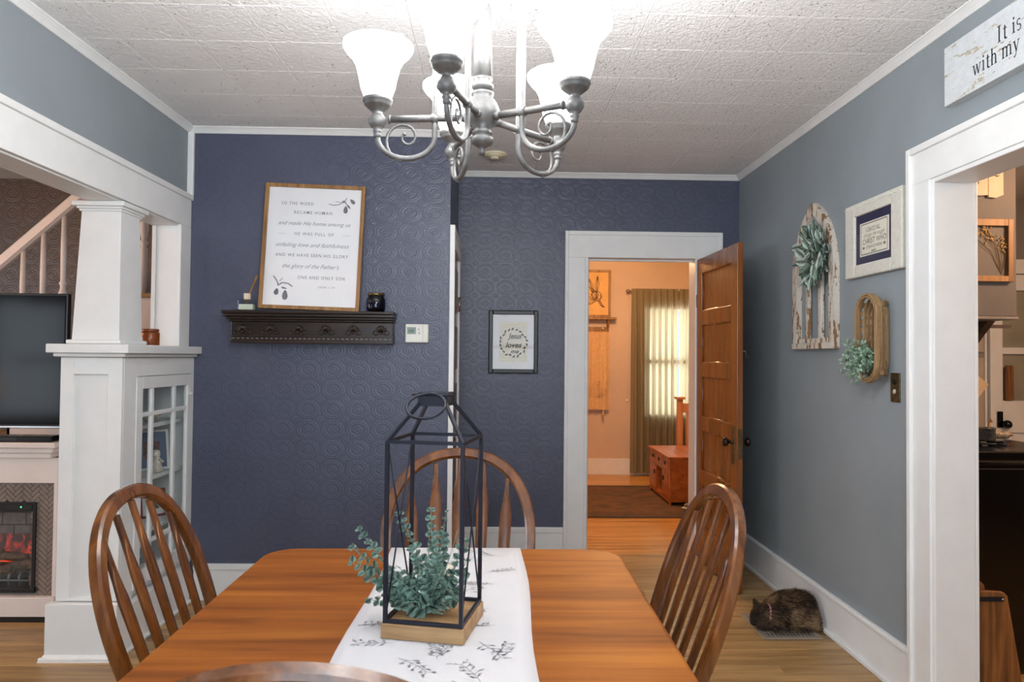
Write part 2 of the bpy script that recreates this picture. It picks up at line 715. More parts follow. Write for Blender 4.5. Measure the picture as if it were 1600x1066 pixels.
def fire_mat():
    t = NT('flame_glow')
    v = t.coords((14, 1, 6), src='World')
    n = t.noise(v, 1, 5, .6, 1.0)
    t.col(srgb(60, 14, 8))
    t.p.inputs['Emission Color'].default_value = srgb(255, 74, 36)
    t.l(t.math('MULTIPLY', t.math('MAXIMUM', t.math('SUBTRACT', n, .42), 0), 3.0), t.p.inputs['Emission Strength'])
    return t.m


FLAME = fire_mat()
FIREBRICK = plain('fire_brick', (112, 96, 88), .8, var=.15, vscale=20)
LOGM = plain('charred_log', (92, 62, 36), .8, var=.4, vscale=25, bump=.6, bscale=40)


# ------------------------------------------------------------------ lettering
def text_mesh(body, size=1.0, shear=0.0, bold=0.0, space=1.0):
    c = bpy.data.curves.new('txt', 'FONT')
    c.body = body
    c.size = size
    c.shear = shear
    c.offset = bold
    c.space_character = space
    c.resolution_u = 3
    c.align_x = 'LEFT'
    o = bpy.data.objects.new('txt', c)
    COL.objects.link(o)
    dg = bpy.context.evaluated_depsgraph_get()
    dg.update()
    me = bpy.data.meshes.new_from_object(o.evaluated_get(dg))
    bpy.data.objects.remove(o)
    bpy.data.curves.remove(c)
    return me


class Print:
    """flat print on a plane: origin O (top-left), U across, V down (unit vectors * metres)"""
    def __init__(s, O, U, V, N, lift=.0006):
        s.O, s.U, s.V = Vector(O), Vector(U), Vector(V)
        s.N = Vector(N).normalized()*lift
        s.bm = bmesh.new()

    def P(s, u, v):
        return s.O+s.U*u+s.V*v+s.N

    def text(s, body, u0, u1, v, h, shear=0, bold=0, space=1.0):
        """fit the line between u0 and u1, baseline at v, cap height h (fraction of V)"""
        me = text_mesh(body, 1.0, shear, bold, space)
        xs = [q.co.x for q in me.vertices]
        x0, x1 = min(xs), max(xs)
        kx = (u1-u0)/(x1-x0)
        ky = h/.73
        vs = [s.bm.verts.new(s.P(u0+(q.co.x-x0)*kx, v-q.co.y*ky)) for q in me.vertices]
        for p in me.polygons:
            try:
                s.bm.faces.new([vs[i] for i in p.vertices])
            except ValueError:
                pass
        bpy.data.meshes.remove(me)

    def poly(s, pts):
        if any(not (0.02 < u < .98 and 0.005 < v < .995) for u, v in pts):
            return
        try:
            s.bm.faces.new([s.bm.verts.new(s.P(u, v)) for u, v in pts])
        except ValueError:
            pass

    def line(s, pts, w_):
        asp = s.U.length/s.V.length
        for (a, b), (c, d) in zip(pts, pts[1:]):
            dx, dy = (c-a)*asp, d-b
            L = math.hypot(dx, dy) or 1
            nx, ny = -dy/L*w_/2/asp, dx/L*w_/2
            s.poly([(a+nx, b+ny), (c+nx, d+ny), (c-nx, d-ny), (a-nx, b-ny)])

    def leaf(s, u, v, ang, L, W):
        asp = s.U.length/s.V.length
        pts = []
        for k in range(10):
            t = k/10*2*pi
            a = L/2*(1+math.cos(t))
            b = W/2*math.sin(t)*(1-.35*math.cos(t))
            pts.append((u+(a*math.cos(ang)-b*math.sin(ang))/asp, v+a*math.sin(ang)+b*math.cos(ang)))
        s.poly(pts)

    def build(s, name, mat, parent):
        me = bpy.data.meshes.new(name)
        s.bm.to_mesh(me)
        s.bm.free()
        return link(name, me, mat, parent, kind='stuff')

# ================================================================== STRUCTURE
XR, XL, YB, YK, ZC = 1.731, -1.765, 4.067, 4.953, 2.697
XS = -.265            # side face of the blue block


def wallmesh(name, boxes, mat, label, kind='structure', cat='wall'):
    b = MB()
    for q in boxes:
        b.box(*q)
    return b.build(name, mat, None, label, cat, None, kind)


# ---- floor: sub-floor slab and single boards
floor = wallmesh('floor', [(-6.9, 4.7, -1.5, 5.0, -.12, -.018)], SUBFLOOR, 'honey pine board floor of the dining room', cat='floor')
PW = .0855
pl_cache = {}


def plank_mesh(L, mat):
    k = (round(L, 1), mat.name)
    if k not in pl_cache:
        L = k[0]
        b = MB()
        b.box(0, L, .0017, PW-.0017, -.018, 0, .0015)
        me = b.mesh('plank')
        me.materials.append(mat)
        pl_cache[k] = me
    return pl_cache[k]


def lay(parent, x0, x1, y0, n, mat, lens=(1.2, 2.9)):
    base = WM[parent.name].translation
    for i in range(n):
        x = x0
        while x < x1-.05:
            L = round(min(R_.uniform(*lens), x1-x), 1)
            if x1-x-L < .4:
                L = round(x1-x+.05, 1)
            o = piece('plank', plank_mesh(L, mat), parent, Vector((x, y0+i*PW, 0))-base)
            x += L+.0015


lay(floor, -3.2, XR, 2.62, 28, PLANK, (1.6, 3.4))
# boards beyond the picked-out ones (under the table, behind the camera, other rooms), joined
b = MB()
for i in range(48):
    y = 2.62-(i+1)*PW
    b.box(-6.9, 4.7, y+.0012, y+PW-.0012, -.018, 0)
for i in range(28):
    y = 2.62+i*PW
    b.box(-6.9, -3.25, y+.0012, y+PW-.0012, -.018, 0)
    b.box(1.80, 4.7, y+.0012, y+PW-.0012, -.018, 0)
b.build('floorboards', PLANK, floor, kind='stuff')

# ---- ceiling: slab and single tiles
ceiling = wallmesh('ceiling', [(XL-.2, XR+.02, -1.5, YK+.1, ZC+.014, ZC+.12)], WHITE, 'white fissured acoustic tile ceiling of the dining room', cat='ceiling')
T = .3048
x_lines = [-1.2558+T*k for k in range(-2, 11)]
y_lines = [2.9255+T*k for k in range(-7, 8)]
cb = WM[ceiling.name].translation
tcache = {}
for xa, xb in zip(x_lines, x_lines[1:]):
    for ya, yb in zip(y_lines, y_lines[1:]):
        x0, x1 = max(xa, XL), min(xb, XR)
        y0, y1 = max(ya, .7), min(yb, YK)
        if x1 < XS+.01 and y1 > YB:
            y1 = min(y1, YB)
        elif y0 > YB-.02 and x0 < XS:
            x0 = XS
        if x1-x0 < .02 or y1-y0 < .02:
            continue
        key = (round(x1-x0, 3), round(y1-y0, 3))
        if key not in tcache:
            bb = bmesh.new()
            g, c, d = .0006, .0025, .014
            L, W = key
            lo = [(g, g), (L-g, g), (L-g, W-g), (g, W-g)]
            li = [(g+c, g+c), (L-g-c, g+c), (L-g-c, W-g-c), (g+c, W-g-c)]
            va = [bb.verts.new((x, y, d)) for x, y in lo]
            vb = [bb.verts.new((x, y, .0018)) for x, y in lo]
            vc = [bb.verts.new((x, y, 0)) for x, y in li]
            for i in range(4):
                j = (i+1) % 4
                bb.faces.new((va[i], va[j], vb[j], vb[i]))
                bb.faces.new((vb[i], vb[j], vc[j], vc[i]))
            bb.faces.new(vc)
            bb.faces.new(va[::-1])
            bmesh.ops.recalc_face_normals(bb, faces=bb.faces[:])
            me = bpy.data.meshes.new('tile')
            bb.to_mesh(me)
            bb.free()
            me.materials.append(TILE)
            tcache[key] = me
        piece('tile', tcache[key], ceiling, Vector((x0, y0, ZC))-cb)
b = MB()
b.box(XL, XR, -1.5, .785, ZC, ZC+.014)
b.build('ceiling_field', TILE, ceiling)

# ---- walls
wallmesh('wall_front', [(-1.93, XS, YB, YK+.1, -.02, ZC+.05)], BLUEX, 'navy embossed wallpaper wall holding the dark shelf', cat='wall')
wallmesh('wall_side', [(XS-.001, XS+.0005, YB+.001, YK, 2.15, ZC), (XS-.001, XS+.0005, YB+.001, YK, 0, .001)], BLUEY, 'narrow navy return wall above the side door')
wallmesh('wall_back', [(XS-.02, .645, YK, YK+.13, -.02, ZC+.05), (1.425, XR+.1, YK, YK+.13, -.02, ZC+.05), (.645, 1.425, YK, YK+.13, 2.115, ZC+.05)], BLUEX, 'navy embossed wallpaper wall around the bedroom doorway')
wallmesh('wall_right', [(XR, XR+.15, 2.735, YK+.05, -.02, ZC+.05), (XR, XR+.15, 1.82, 2.735, 2.12, ZC+.05), (XR, XR+.15, -1.5, 1.82, -.02, ZC+.05)], GREY, 'grey painted wall with the arched window decor')
wallmesh('wall_left', [(-1.90, XL, .4, YB, 2.12, ZC+.05), (-1.90, XL, -1.5, .4, -.02, ZC+.05)], GREY, 'blue grey painted wall above the white colonnade beam')
wallmesh('wall_behind', [(-6.9, -6.45, -1.5, -1.36, -.02, ZC+.05), (-6.45, -5.4, -1.5, -1.36, -.02, .55), (-6.45, -5.4, -1.5, -1.36, 2.05, ZC+.05),
                         (-5.4, -1.15, -1.5, -1.36, -.02, ZC+.05), (-1.15, 1.15, -1.5, -1.36, -.02, .8), (-1.15, 1.15, -1.5, -1.36, 2.3, ZC+.05),
                         (1.15, 4.7, -1.5, -1.36, -.02, ZC+.05)], GREY, 'grey wall with windows behind the viewer')


def window_frame(name, x0, x1, z0, z1, y, label):
    o = empty(name, ((x0+x1)/2, y, z0), label, 'window', None, 'structure')
    b = MB()
    t = .07
    b.box(x0-t, x0, y-.02, y+.03, z0-t, z1+t).box(x1, x1+t, y-.02, y+.03, z0-t, z1+t)
    b.box(x0, x1, y-.02, y+.03, z1, z1+t).box(x0-.03, x1+.03, y-.02, y+.05, z0-t, z0)
    b.build('window_frame', WHITE, o)
    b = MB()
    zm = (z0+z1)/2
    b.box(x0, x1, y-.04, y-.01, zm-.025, zm+.025)
    b.box(x0, x1, y-.04, y-.01, z0, z0+.05).box(x0, x1, y-.04, y-.01, z1-.05, z1)
    b.box(x0, x0+.045, y-.04, y-.01, z0+.05, z1-.05).box(x1-.045, x1, y-.04, y-.01, z0+.05, z1-.05)
    b.build('sash', WHITE, o)
    return o


window_frame('window_1', -1.15, 1.15, .8, 2.3, -1.36, 'white sash window behind the viewer')
window_frame('window_2', -6.45, -5.4, .55, 2.05, -1.36, 'white sash window of the living room')

# living room shell
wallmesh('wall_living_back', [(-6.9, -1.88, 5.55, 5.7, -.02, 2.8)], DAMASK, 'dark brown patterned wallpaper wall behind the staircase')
wallmesh('wall_living_left', [(-7.0, -6.88, -1.5, .5, -.02, 2.8), (-7.0, -6.88, 3.3, 5.7, -.02, 2.8), (-7.0, -6.88, .5, 3.3, -.02, .7), (-7.0, -6.88, .5, 3.3, 2.2, 2.8)], KITWALL, 'far left wall of the living room')
b = MB()
for q in ((.43, .5, .63, 2.27), (3.3, 3.37, .63, 2.27), (1.87, 1.93, .7, 2.2)):
    b.box(-6.9, -6.86, q[0], q[1], q[2], q[3])
for q in ((.63, .7), (2.2, 2.27), (1.43, 1.47)):
    b.box(-6.9, -6.86, .5, 3.3, q[0], q[1])
b.build('added_window', WHITE, None, 'added wide white window in the unseen far left wall of the living room', 'window', None, 'structure')  # unseen window, added to go with the side fill light
wallmesh('ceiling_living', [(-6.9, -1.88, -1.5, 5.7, 2.745, 2.85)], CEILP, 'cream ceiling of the living room', cat='ceiling')
# kitchen shell
wallmesh('wall_kitchen_back', [(XR+.14, 4.7, 5.25, 5.4, -.02, 2.8)], KITWALL, 'taupe kitchen wall around the white back door')
wallmesh('wall_kitchen_right', [(4.6, 4.7, -1.5, 1.75, -.02, 2.8), (4.6, 4.7, 3.05, 5.4, -.02, 2.8), (4.6, 4.7, 1.75, 3.05, -.02, 1.0), (4.6, 4.7, 1.75, 3.05, 2.2, 2.8)], KITWALL, 'taupe kitchen wall with a window')
wallmesh('ceiling_kitchen', [(XR+.12, 4.7, -1.5, 5.4, 2.62, 2.8)], CEILP, 'plain kitchen ceiling', cat='ceiling')
# bedroom shell
YW = 8.4
wallmesh('wall_bedroom_back', [(-.5, 1.78, YW, YW+.12, -.02, 2.75), (1.78, 2.72, YW, YW+.12, -.02, .68), (1.78, 2.72, YW, YW+.12, 2.02, 2.75), (2.72, 3.4, YW, YW+.12, -.02, 2.75)], BEDWALL, 'peach plaster wall with the curtained window')
wallmesh('wall_bedroom_left', [(-.5, -.38, 5.08, YW+.1, -.02, 2.75)], BEDWALL, 'left plaster wall of the bedroom')
wallmesh('wall_bedroom_right', [(3.3, 3.4, 5.08, YW+.1, -.02, 2.75)], BEDWALL, 'right plaster wall of the bedroom')
wallmesh('wall_bedroom_front', [(-.5, .645, 5.083, 5.10, -.02, 2.75), (1.425, 3.4, 5.083, 5.10, -.02, 2.75), (.645, 1.425, 5.083, 5.10, 2.115, 2.75)], BEDWALL, 'plaster wall inside the bedroom around the doorway')
wallmesh('ceiling_bedroom', [(-.5, 3.4, 5.08, YW+.1, 2.65, 2.75)], CEILP, 'cream bedroom ceiling', cat='ceiling')
floor_bed = wallmesh('floor_bedroom', [(-.5, 3.4, 5.001, YW+.1, -.12, -.018)], SUBFLOOR, 'amber pine board floor of the bedroom', cat='floor')
lay(floor_bed, -.3, 3.3, 5.014, 40, PLANK_BED, (1.8, 3.4))
window_frame('window_3', 1.78, 2.72, .68, 2.02, YW-.03, 'white sash window behind the olive curtain')


# ---- baseboards, crown and corner trims
def trim(name, boxes, label, mat=None, bev=.004, cat='trim'):
    b = MB()
    for q in boxes:
        b.box(*q, bev)
    return b.build(name, mat or WHITE, None, label, cat, None, 'structure')


trim('baseboard_front', [(-1.69, XS-.005, YB-.02, YB, 0, .208), (-1.69, XS-.005, YB-.026, YB-.02, .175, .205)], 'white baseboard under the navy wall with the shelf', cat='baseboard')
trim('baseboard_back', [(-.2, .489, YK-.02, YK, 0, .206), (-.2, .489, YK-.026, YK-.02, .17, .203)], 'white baseboard left of the bedroom doorway', cat='baseboard')
trim('baseboard_right', [(XR-.02, XR, 2.873, YK, 0, .208), (XR-.036, XR-.02, 2.873, YK, 0, .022), (XR-.026, XR, 2.873, YK, .186, .205)], 'white baseboard behind the sleeping cat', cat='baseboard')
trim('baseboard_bedroom', [(-.3, 3.3, YW-.02, YW, 0, .19)], 'white baseboard of the bedroom', cat='baseboard')


def crown(name, p0, p1, out, label):
    """small ceiling cove from p0 to p1; out = unit vector away from the wall"""
    o = Vector(out)
    b = MB()
    z = ZC
    prof = [(0, 0), (.034, 0), (.034, -.005), (.028, -.009), (.017, -.02), (.009, -.03), (.006, -.034), (0, -.034)]
    a = [Vector(p0)+o*x+Vector((0, 0, z+y)) for x, y in prof]
    d = Vector(p1)-Vector(p0)
    b.poly(a, d)
    return b.build(name, WHITE, None, label, 'trim', None, 'structure')


crown('trim_1', (XL, -1.3, 0), (XL, YB, 0), (1, 0, 0), 'white cove trim along the left ceiling edge')
crown('trim_2', (XL, YB, 0), (XS, YB, 0), (0, -1, 0), 'white cove trim above the wall with the shelf')
crown('trim_3', (XS, YK, 0), (XR, YK, 0), (0, -1, 0), 'white cove trim above the bedroom doorway wall')
crown('trim_4', (XR, -1.3, 0), (XR, YK, 0), (-1, 0, 0), 'white cove trim along the right ceiling edge')
crown('trim_5', (XS, YB, 0), (XS, YK, 0), (1, 0, 0), 'short white cove trim on the return wall')
trim('trim_6', [(XL-.002, XL+.032, YB-.022, YB+.001, 2.30, 2.664)], 'white corner strip between the grey and navy walls')


# casing boards: a flat board plus a raised back band at the outer edge
def casing(name, flat, band, label):
    b = MB()
    for q in flat:
        b.box(*q, .003)
    for q in band:
        b.box(*q, .004)
    return b.build(name, WHITE, None, label, 'door casing', None, 'structure')


# bedroom doorway
casing('trim_7', [(.51, .634, YK-.02, YK+.001, 0, 2.10), (1.433, 1.585, YK-.02, YK+.001, 0, 2.10), (.51, 1.585, YK-.02, YK+.001, 2.10, 2.262)],
       [(.489, .514, YK-.03, YK+.001, 0, 2.287), (1.58, 1.606, YK-.03, YK+.001, 0, 2.287), (.512, 1.582, YK-.03, YK+.001, 2.258, 2.287)],
       'white casing around the bedroom doorway')
trim('trim_8', [(.634, .655, YK-.012, YK+.152, 0, 2.125), (1.414, 1.435, YK-.012, YK+.152, 0, 2.125), (.655, 1.414, YK-.012, YK+.152, 2.10, 2.125),
                (.655, .668, YK+.05, YK+.07, 0, 2.10), (.655, 1.414, YK+.05, YK+.07, 2.085, 2.10)], 'white jamb lining of the bedroom doorway')
# kitchen doorway
casing('trim_9', [(XR-.02, XR+.001, 2.732, 2.85, 0, 2.115), (XR-.02, XR+.001, 1.70, 1.818, 0, 2.115), (XR-.02, XR+.001, 1.70, 2.85, 2.115, 2.243)],
       [(XR-.032, XR+.001, 2.846, 2.873, 0, 2.268), (XR-.032, XR+.001, 1.677, 1.704, 0, 2.268), (XR-.032, XR+.001, 1.704, 2.846, 2.239, 2.268)],
       'white casing around the kitchen doorway')
trim('trim_10', [(XR-.012, XR+.152, 2.715, 2.742, 0, 2.13), (XR-.012, XR+.152, 1.812, 1.835, 0, 2.13), (XR-.012, XR+.152, 1.835, 2.715, 2.098, 2.13),
                 (XR+.151, XR+.165, 2.715, 2.80, 0, 2.2)], 'white jamb lining of the kitchen doorway')
# side doorway in the return wall
casing('trim_11', [(XS, XS+.022, YB+.003, YB+.115, 0, 2.05), (XS, XS+.022, 4.84, YK-.01, 0, 2.05), (XS, XS+.022, YB+.003, YK-.01, 2.05, 2.135)],
       [(XS, XS+.03, YB-.002, YB+.02, 0, 2.157), (XS, XS+.03, YB+.02, YK-.012, 2.13, 2.157)], 'white casing of the side door on the return wall')
d2 = empty('door_2', (XS, 4.5, 0), 'brown panelled side door seen edge on in the return wall', 'door', None, 'structure')
b = MB()
b.box(XS+.0006, XS+.006, YB+.115, 4.84, .005, 2.05)
b.build('door_leaf', DOORW, d2)
for k in range(5):
    b = MB()
    z0 = .2+k*.37
    b.box(XS+.006, XS+.014, YB+.2, 4.74, z0, z0+.28, .003)
    b.build('door_panel', DOORW, d2)
for z in (.3, 1.75):
    b = MB()
    b.tube([(XS+.02, 4.825, z-.05), (XS+.02, 4.825, z+.05)], .008)
    b.box(XS+.006, XS+.012, 4.80, 4.85, z-.045, z+.045)
    b.build('hinge', NICKEL, d2)

# ---- door_1: the brown five-panel bedroom door, standing open
hinge = Vector((1.424, 4.938, 0))
tip = Vector((1.443, 4.160, 0))
ang = math.atan2(tip.y-hinge.y, tip.x-hinge.x)
LW = (tip-hinge).length
door = empty('door_1', (hinge.x, hinge.y, 0), 'brown five panel wooden door standing open to the bedroom', 'door', None, 'structure', ang)
DM = WM[door.name]
DT = .036


def dbox(name, boxes, mat, bev=.003, parent=None):
    b = MB()
    for q in boxes:
        b.box(*q, bev, DM)
    return b.build(name, mat, parent or door)


st = .105
z0d, z1d = .012, 2.092
dbox('stile', [(0, st, 0, DT, z0d, z1d)], DOORW)
dbox('stile', [(LW-st, LW, 0, DT, z0d, z1d)], DOORW)
rails = [z0d, .19, .52, .90, 1.27, 1.63, 1.985]
rh = [.0, .12, .105, .105, .105, .105, .107]
edges = [(z0d, .24), (.53, .63), (.90, 1.0), (1.27, 1.37), (1.625, 1.725), (1.985, z1d)]
for a, c in edges:
    dbox('rail', [(st, LW-st, 0, DT, a, c)], DOORW)
for (a, c), (e, g) in zip(edges, edges[1:]):
    dbox('panel', [(st-.005, LW-st+.005, .012, DT-.012, c-.004, e+.004)], DOORW)
    b = MB()
    for side in (0.004, DT-.004):
        for q in (((st, c), (LW-st, c)), ((LW-st, c), (LW-st, e)), ((LW-st, e), (st, e)), ((st, e), (st, c))):
            b.tube([DM @ Vector((q[0][0], side+(.006 if side < .01 else -.006), q[0][1])), DM @ Vector((q[1][0], side+(.006 if side < .01 else -.006), q[1][1]))], .007, 6)
    b.build('panel_moulding', DOORW, door)
for s_, y0 in ((-1, 0), (1, DT)):
    zk, xk = .895, LW-.06
    dbox('lock_plate', [(xk-.024, xk+.024, y0-.003 if s_ < 0 else y0, y0 if s_ < 0 else y0+.003, zk-.13, zk+.10)], BRASS, .001)
    b = MB()
    rot = Matrix.Translation((xk, y0, zk)) @ Matrix.Rotation(-s_*pi/2, 4, 'X')
    b.lathe([(.014, .0), (.014, .006), (.009, .01), (.009, .03), (.02, .036), (.028, .046), (.028, .056), (.02, .064), (0, .066)], M=DM @ rot, seg=18)
    b.build('knob', BRONZE, door)
dbox('latch_plate', [(LW, LW+.002, .006, DT-.006, .80, .98)], BRASS, .0005)
b = MB()
pts = [DM @ Vector((LW-.045, DT+.0+.004, 1.44)), DM @ Vector((LW-.045, DT+.03, 1.445)), DM @ Vector((LW-.045, DT+.034, 1.40)), DM @ Vector((LW-.045, DT+.05, 1.415))]
b.tube(pts, .004, 6)
b.build('coat_hook', NICKEL, door)
for z in (.35, 1.8):
    b = MB()
    b.tube([(1.427, 4.944, z-.045), (1.427, 4.944, z+.045)], .007)
    b.build('hinge', BRASS, door)

# ---- left colonnade beam and pilaster
beam = empty('trim_12', (-1.82, 2.2, 2.115), 'long white colonnade beam with a top lip on the left', 'beam', None, 'structure')
b = MB()
b.box(-1.765, -1.745, .30, YB-.002, 2.115, 2.272, .003)
b.build('fascia', WHITE, beam)
b = MB()
b.box(-1.765, -1.733, .30, YB-.002, 2.272, 2.302, .004)
b.build('top_lip', WHITE, beam)
b = MB()
b.box(-1.895, -1.766, .36, YB-.002, 2.108, 2.119, .002)
b.box(-1.915, -1.896, .36, YB-.002, 2.108, 2.29, .003)
b.build('soffit', WHITE, beam)
pil = empty('trim_13', (-1.82, 4.03, 1.44), 'white pilaster against the navy wall beside the tapered column', 'pilaster', None, 'structure')
b = MB()
b.box(-1.882, -1.768, 3.945, YB-.001, 1.436, 2.108, .002)
b.build('jamb_board', WHITE, pil)
b = MB()
b.box(-1.767, -1.745, 3.937, YB-.001, 1.436, 2.115, .003)
b.box(-1.905, -1.883, 3.937, YB-.001, 1.436, 2.108, .003)
b.build('casing_board', WHITE, pil)

# ================================================================== LEFT: cabinet, column, living room
CX, CY, CXL = -1.715, 3.31, -1.995       # glass face, front face, back-left face
cab = empty('china_cabinet', (-1.85, 3.7, 0), 'white built in cabinet with a nine pane glass door under the column', 'cabinet')
b = MB()
b.box(CXL, CX+.001, CY, CY+.02, .26, 1.375)                       # front end board (behind stiles)
b.box(CXL, CXL+.02, CY+.02, YB-.002, .1, 1.375)
b.box(CXL+.02, CX-.03, CY+.02, YB-.002, .22, .25)
b.box(CXL+.02, CX-.001, CY+.02, YB-.002, 1.355, 1.375)
b.box(CX-.02, CX, CY+.02, 3.42, .22, 1.375)
b.box(CX-.02, CX, 4.03, YB-.002, .22, 1.375)
b.box(CX-.02, CX, 3.42, 4.03, 1.285, 1.375)
b.box(CXL+.02, CX-.022, YB-.014, YB-.003, .25, 1.355)
b.build('body', WHITE, cab)
b = MB()
b.box(CXL, -1.935, CY-.018, CY, .26, 1.375, .002).box(-1.779, CX, CY-.018, CY, .26, 1.375, .002)
b.box(-1.935, -1.779, CY-.018, CY, 1.297, 1.375, .002).box(-1.935, -1.779, CY-.018, CY, .26, .275, .002)
b.build('face_frame', WHITE, cab)
b = MB()
b.box(-1.935, -1.779, CY-.006, CY-.001, .275, 1.297)
b.build('end_panel', WHITE, cab)
b = MB()
b.box(CXL-.03, CX+.012, CY-.045, CY+.0, .0, .255, .004)
b.box(CXL-.03, CX+.012, CY, YB-.03, .0, .215, .004)
b.build('plinth', WHITE, cab)
b = MB()
b.poly([(CXL-.05, CY-.063, 0), (CX+.03, CY-.063, 0), (CX+.03, CY-.045, .028), (CXL-.03, CY-.045, .028)], (0, .001, 0))
b.box(CXL-.048, CX+.028, CY-.062, CY-.045, 0, .018, .005)
b.box(CX+.012, CX+.028, CY-.045, YB-.03, 0, .018, .005)
b.build('shoe_moulding', WHITE, cab)
b = MB()
b.box(CXL-.045, CX+.045, CY-.06, YB-.003, 1.395, 1.436, .004)
b.build('countertop', WHITE, cab)
b = MB()
b.box(CXL-.025, CX+.022, CY-.04, YB-.003, 1.377, 1.395, .007)
b.build('cove_moulding', WHITE, cab)
for z in (1.035, .765, .50):
    b = MB()
    b.box(CXL+.022, CX-.045, CY+.022, YB-.0155, z-.022, z, .002)
    b.build('shelf', WHITE, cab)
gd = MB()
y0, y1, zl, zh = 3.423, 4.027, .262, 1.282
py0, py1, pz0, pz1 = 3.482, 3.982, .335, 1.222
gd.box(CX-.018, CX+.004, y0, py0, zl, zh, .002).box(CX-.018, CX+.004, py1, y1, zl, zh, .002)
gd.box(CX-.018, CX+.004, py0, py1, zl, pz0, .002).box(CX-.018, CX+.004, py0, py1, pz1, zh, .002)
gdo = gd.build('glass_door', WHITE, cab)
ym = [(3.573, 3.60), (3.818, 3.845)]
zm = [(.448, .470), (1.084, 1.106)]
for a, c in ym:
    b = MB()
    b.box(CX-.016, CX+.002, a, c, pz0, pz1, .003)
    b.build('muntin', WHITE, gdo)
for a, c in zm:
    b = MB()
    b.box(CX-.0155, CX+.0015, py0, py1, a, c, .003)
    b.build('muntin', WHITE, gdo)
ys = [py0, ym[0][0], ym[0][1], ym[1][0], ym[1][1], py1]
zs = [pz0, zm[0][0], zm[0][1], zm[1][0], zm[1][1], pz1]
for i in (0, 2, 4):
    for j in (0, 2, 4):
        b = MB()
        b.box(CX-.010, CX-.007, ys[i], ys[i+1], zs[j], zs[j+1])
        b.build('pane', PANE, gdo)
b = MB()
b.box(CX+.004, CX+.007, 3.995, 4.015, 1.165, 1.20, .001)
b.ico((CX+.014, 4.005, 1.172), .008, 1)
b.build('latch', WHITE, gdo)

# things in the cabinet
def small_frame(x, y, z, w_, h_, lean, rot, fr, matm, pic, label, sub=None):
    o = empty('picture_frame', (x, y, z), label, 'picture frame', None, None, rot)
    M = WM[o.name] @ Matrix.Rotation(lean, 4, 'X')
    b = MB()
    t = .012
    for q in ((-w_/2, -w_/2+t, 0, h_), (w_/2-t, w_/2, 0, h_), (-w_/2+t, w_/2-t, 0, t), (-w_/2+t, w_/2-t, h_-t, h_)):
        b.box(q[0], q[1], -.012, 0, q[2], q[3], .001, M)
    b.build('frame', fr, o)
    b = MB()
    b.box(-w_/2+t, w_/2-t, -.004, -.001, t, h_-t, 0, M)
    b.build('mat', matm, o)
    b = MB()
    b.box(-w_/4, w_/4, -.0055, -.004, h_*.28, h_*.72, 0, M)
    b.build('photo', pic, o)
    return o


PHOTO1 = plain('photo_red_brown', (120, 74, 66), .4, var=.5, vscale=60)
PHOTO2 = plain('photo_green', (120, 132, 108), .4, var=.5, vscale=60)
REDF = plain('red_frame', (128, 58, 54), .4)
CERAM = plain('glazed_ceramic', (216, 206, 192), .3, var=.25, vscale=45)
CERAMB = plain('brown_ceramic', (116, 90, 68), .35, var=.4, vscale=45)
small_frame(-1.84, 3.86, .766, .17, .215, -.2, .75, WHITE, MATDUST, PHOTO1, 'white picture frame with dusty blue mat on the second cabinet shelf')
small_frame(-1.86, 3.60, .766, .10, .15, -.35, 1.2, PLASTW, INKD, INKD, 'small leaning white frame at the left of the second cabinet shelf')
small_frame(-1.86, 3.92, .501, .14, .15, -.15, .9, REDF, PAPER, PHOTO2, 'thin red picture frame on the third cabinet shelf')


def figurine(x, y, z, h, mat, label, headmat):
    o = empty('figurine', (x, y, z), label, 'figurine')
    b = MB()
    b.lathe([(.0, 0), (.030, .0), (.033, .006), (.026, h*.3), (.024, h*.5), (.02, h*.62), (.009, h*.7), (0, h*.72)], (x, y, z), 14)
    b.tube([(x+.018, y-.012, z+h*.58), (x+.034, y, z+h*.45), (x+.022, y+.01, z+h*.5)], [.008, .007, .006], 6)
    b.build('robe', mat, o)
    b = MB()
    b.ico((x, y, z+h*.82), h*.15, 2, (1, 1, 1.15))
    b.build('head', headmat, o)
    b = MB()
    b.lathe([(.0, h*.99), (h*.1, h*.96), (h*.17, h*.84), (h*.18, h*.72), (h*.15, h*.66)], (x-.004, y, z), 12, cap=False)
    b.build('hood', mat, o)
    return o


figurine(-1.80, 3.57, 1.036, .15, CERAMB, 'brown robed ceramic figurine on the top cabinet shelf', CERAM)
figurine(-1.79, 3.80, .766, .12, CERAM, 'white ceramic figurine in front of the blue matted frame', CERAM)
figurine(-1.80, 3.55, .501, .14, PHOTO1, 'reddish figurine at the left of the third cabinet shelf', CERAM)
o = empty('ceramic_bowl', (-1.82, 3.78, 1.036), 'small pale dish in the middle of the top cabinet shelf', 'dish')
b = MB()
b.lathe([(.025, 0), (.027, .006), (.045, .02), (.06, .042), (.057, .042), (.042, .023), (.0, .010)], (-1.82, 3.78, 1.036), 20)
b.build('bowl', CERAM, o)

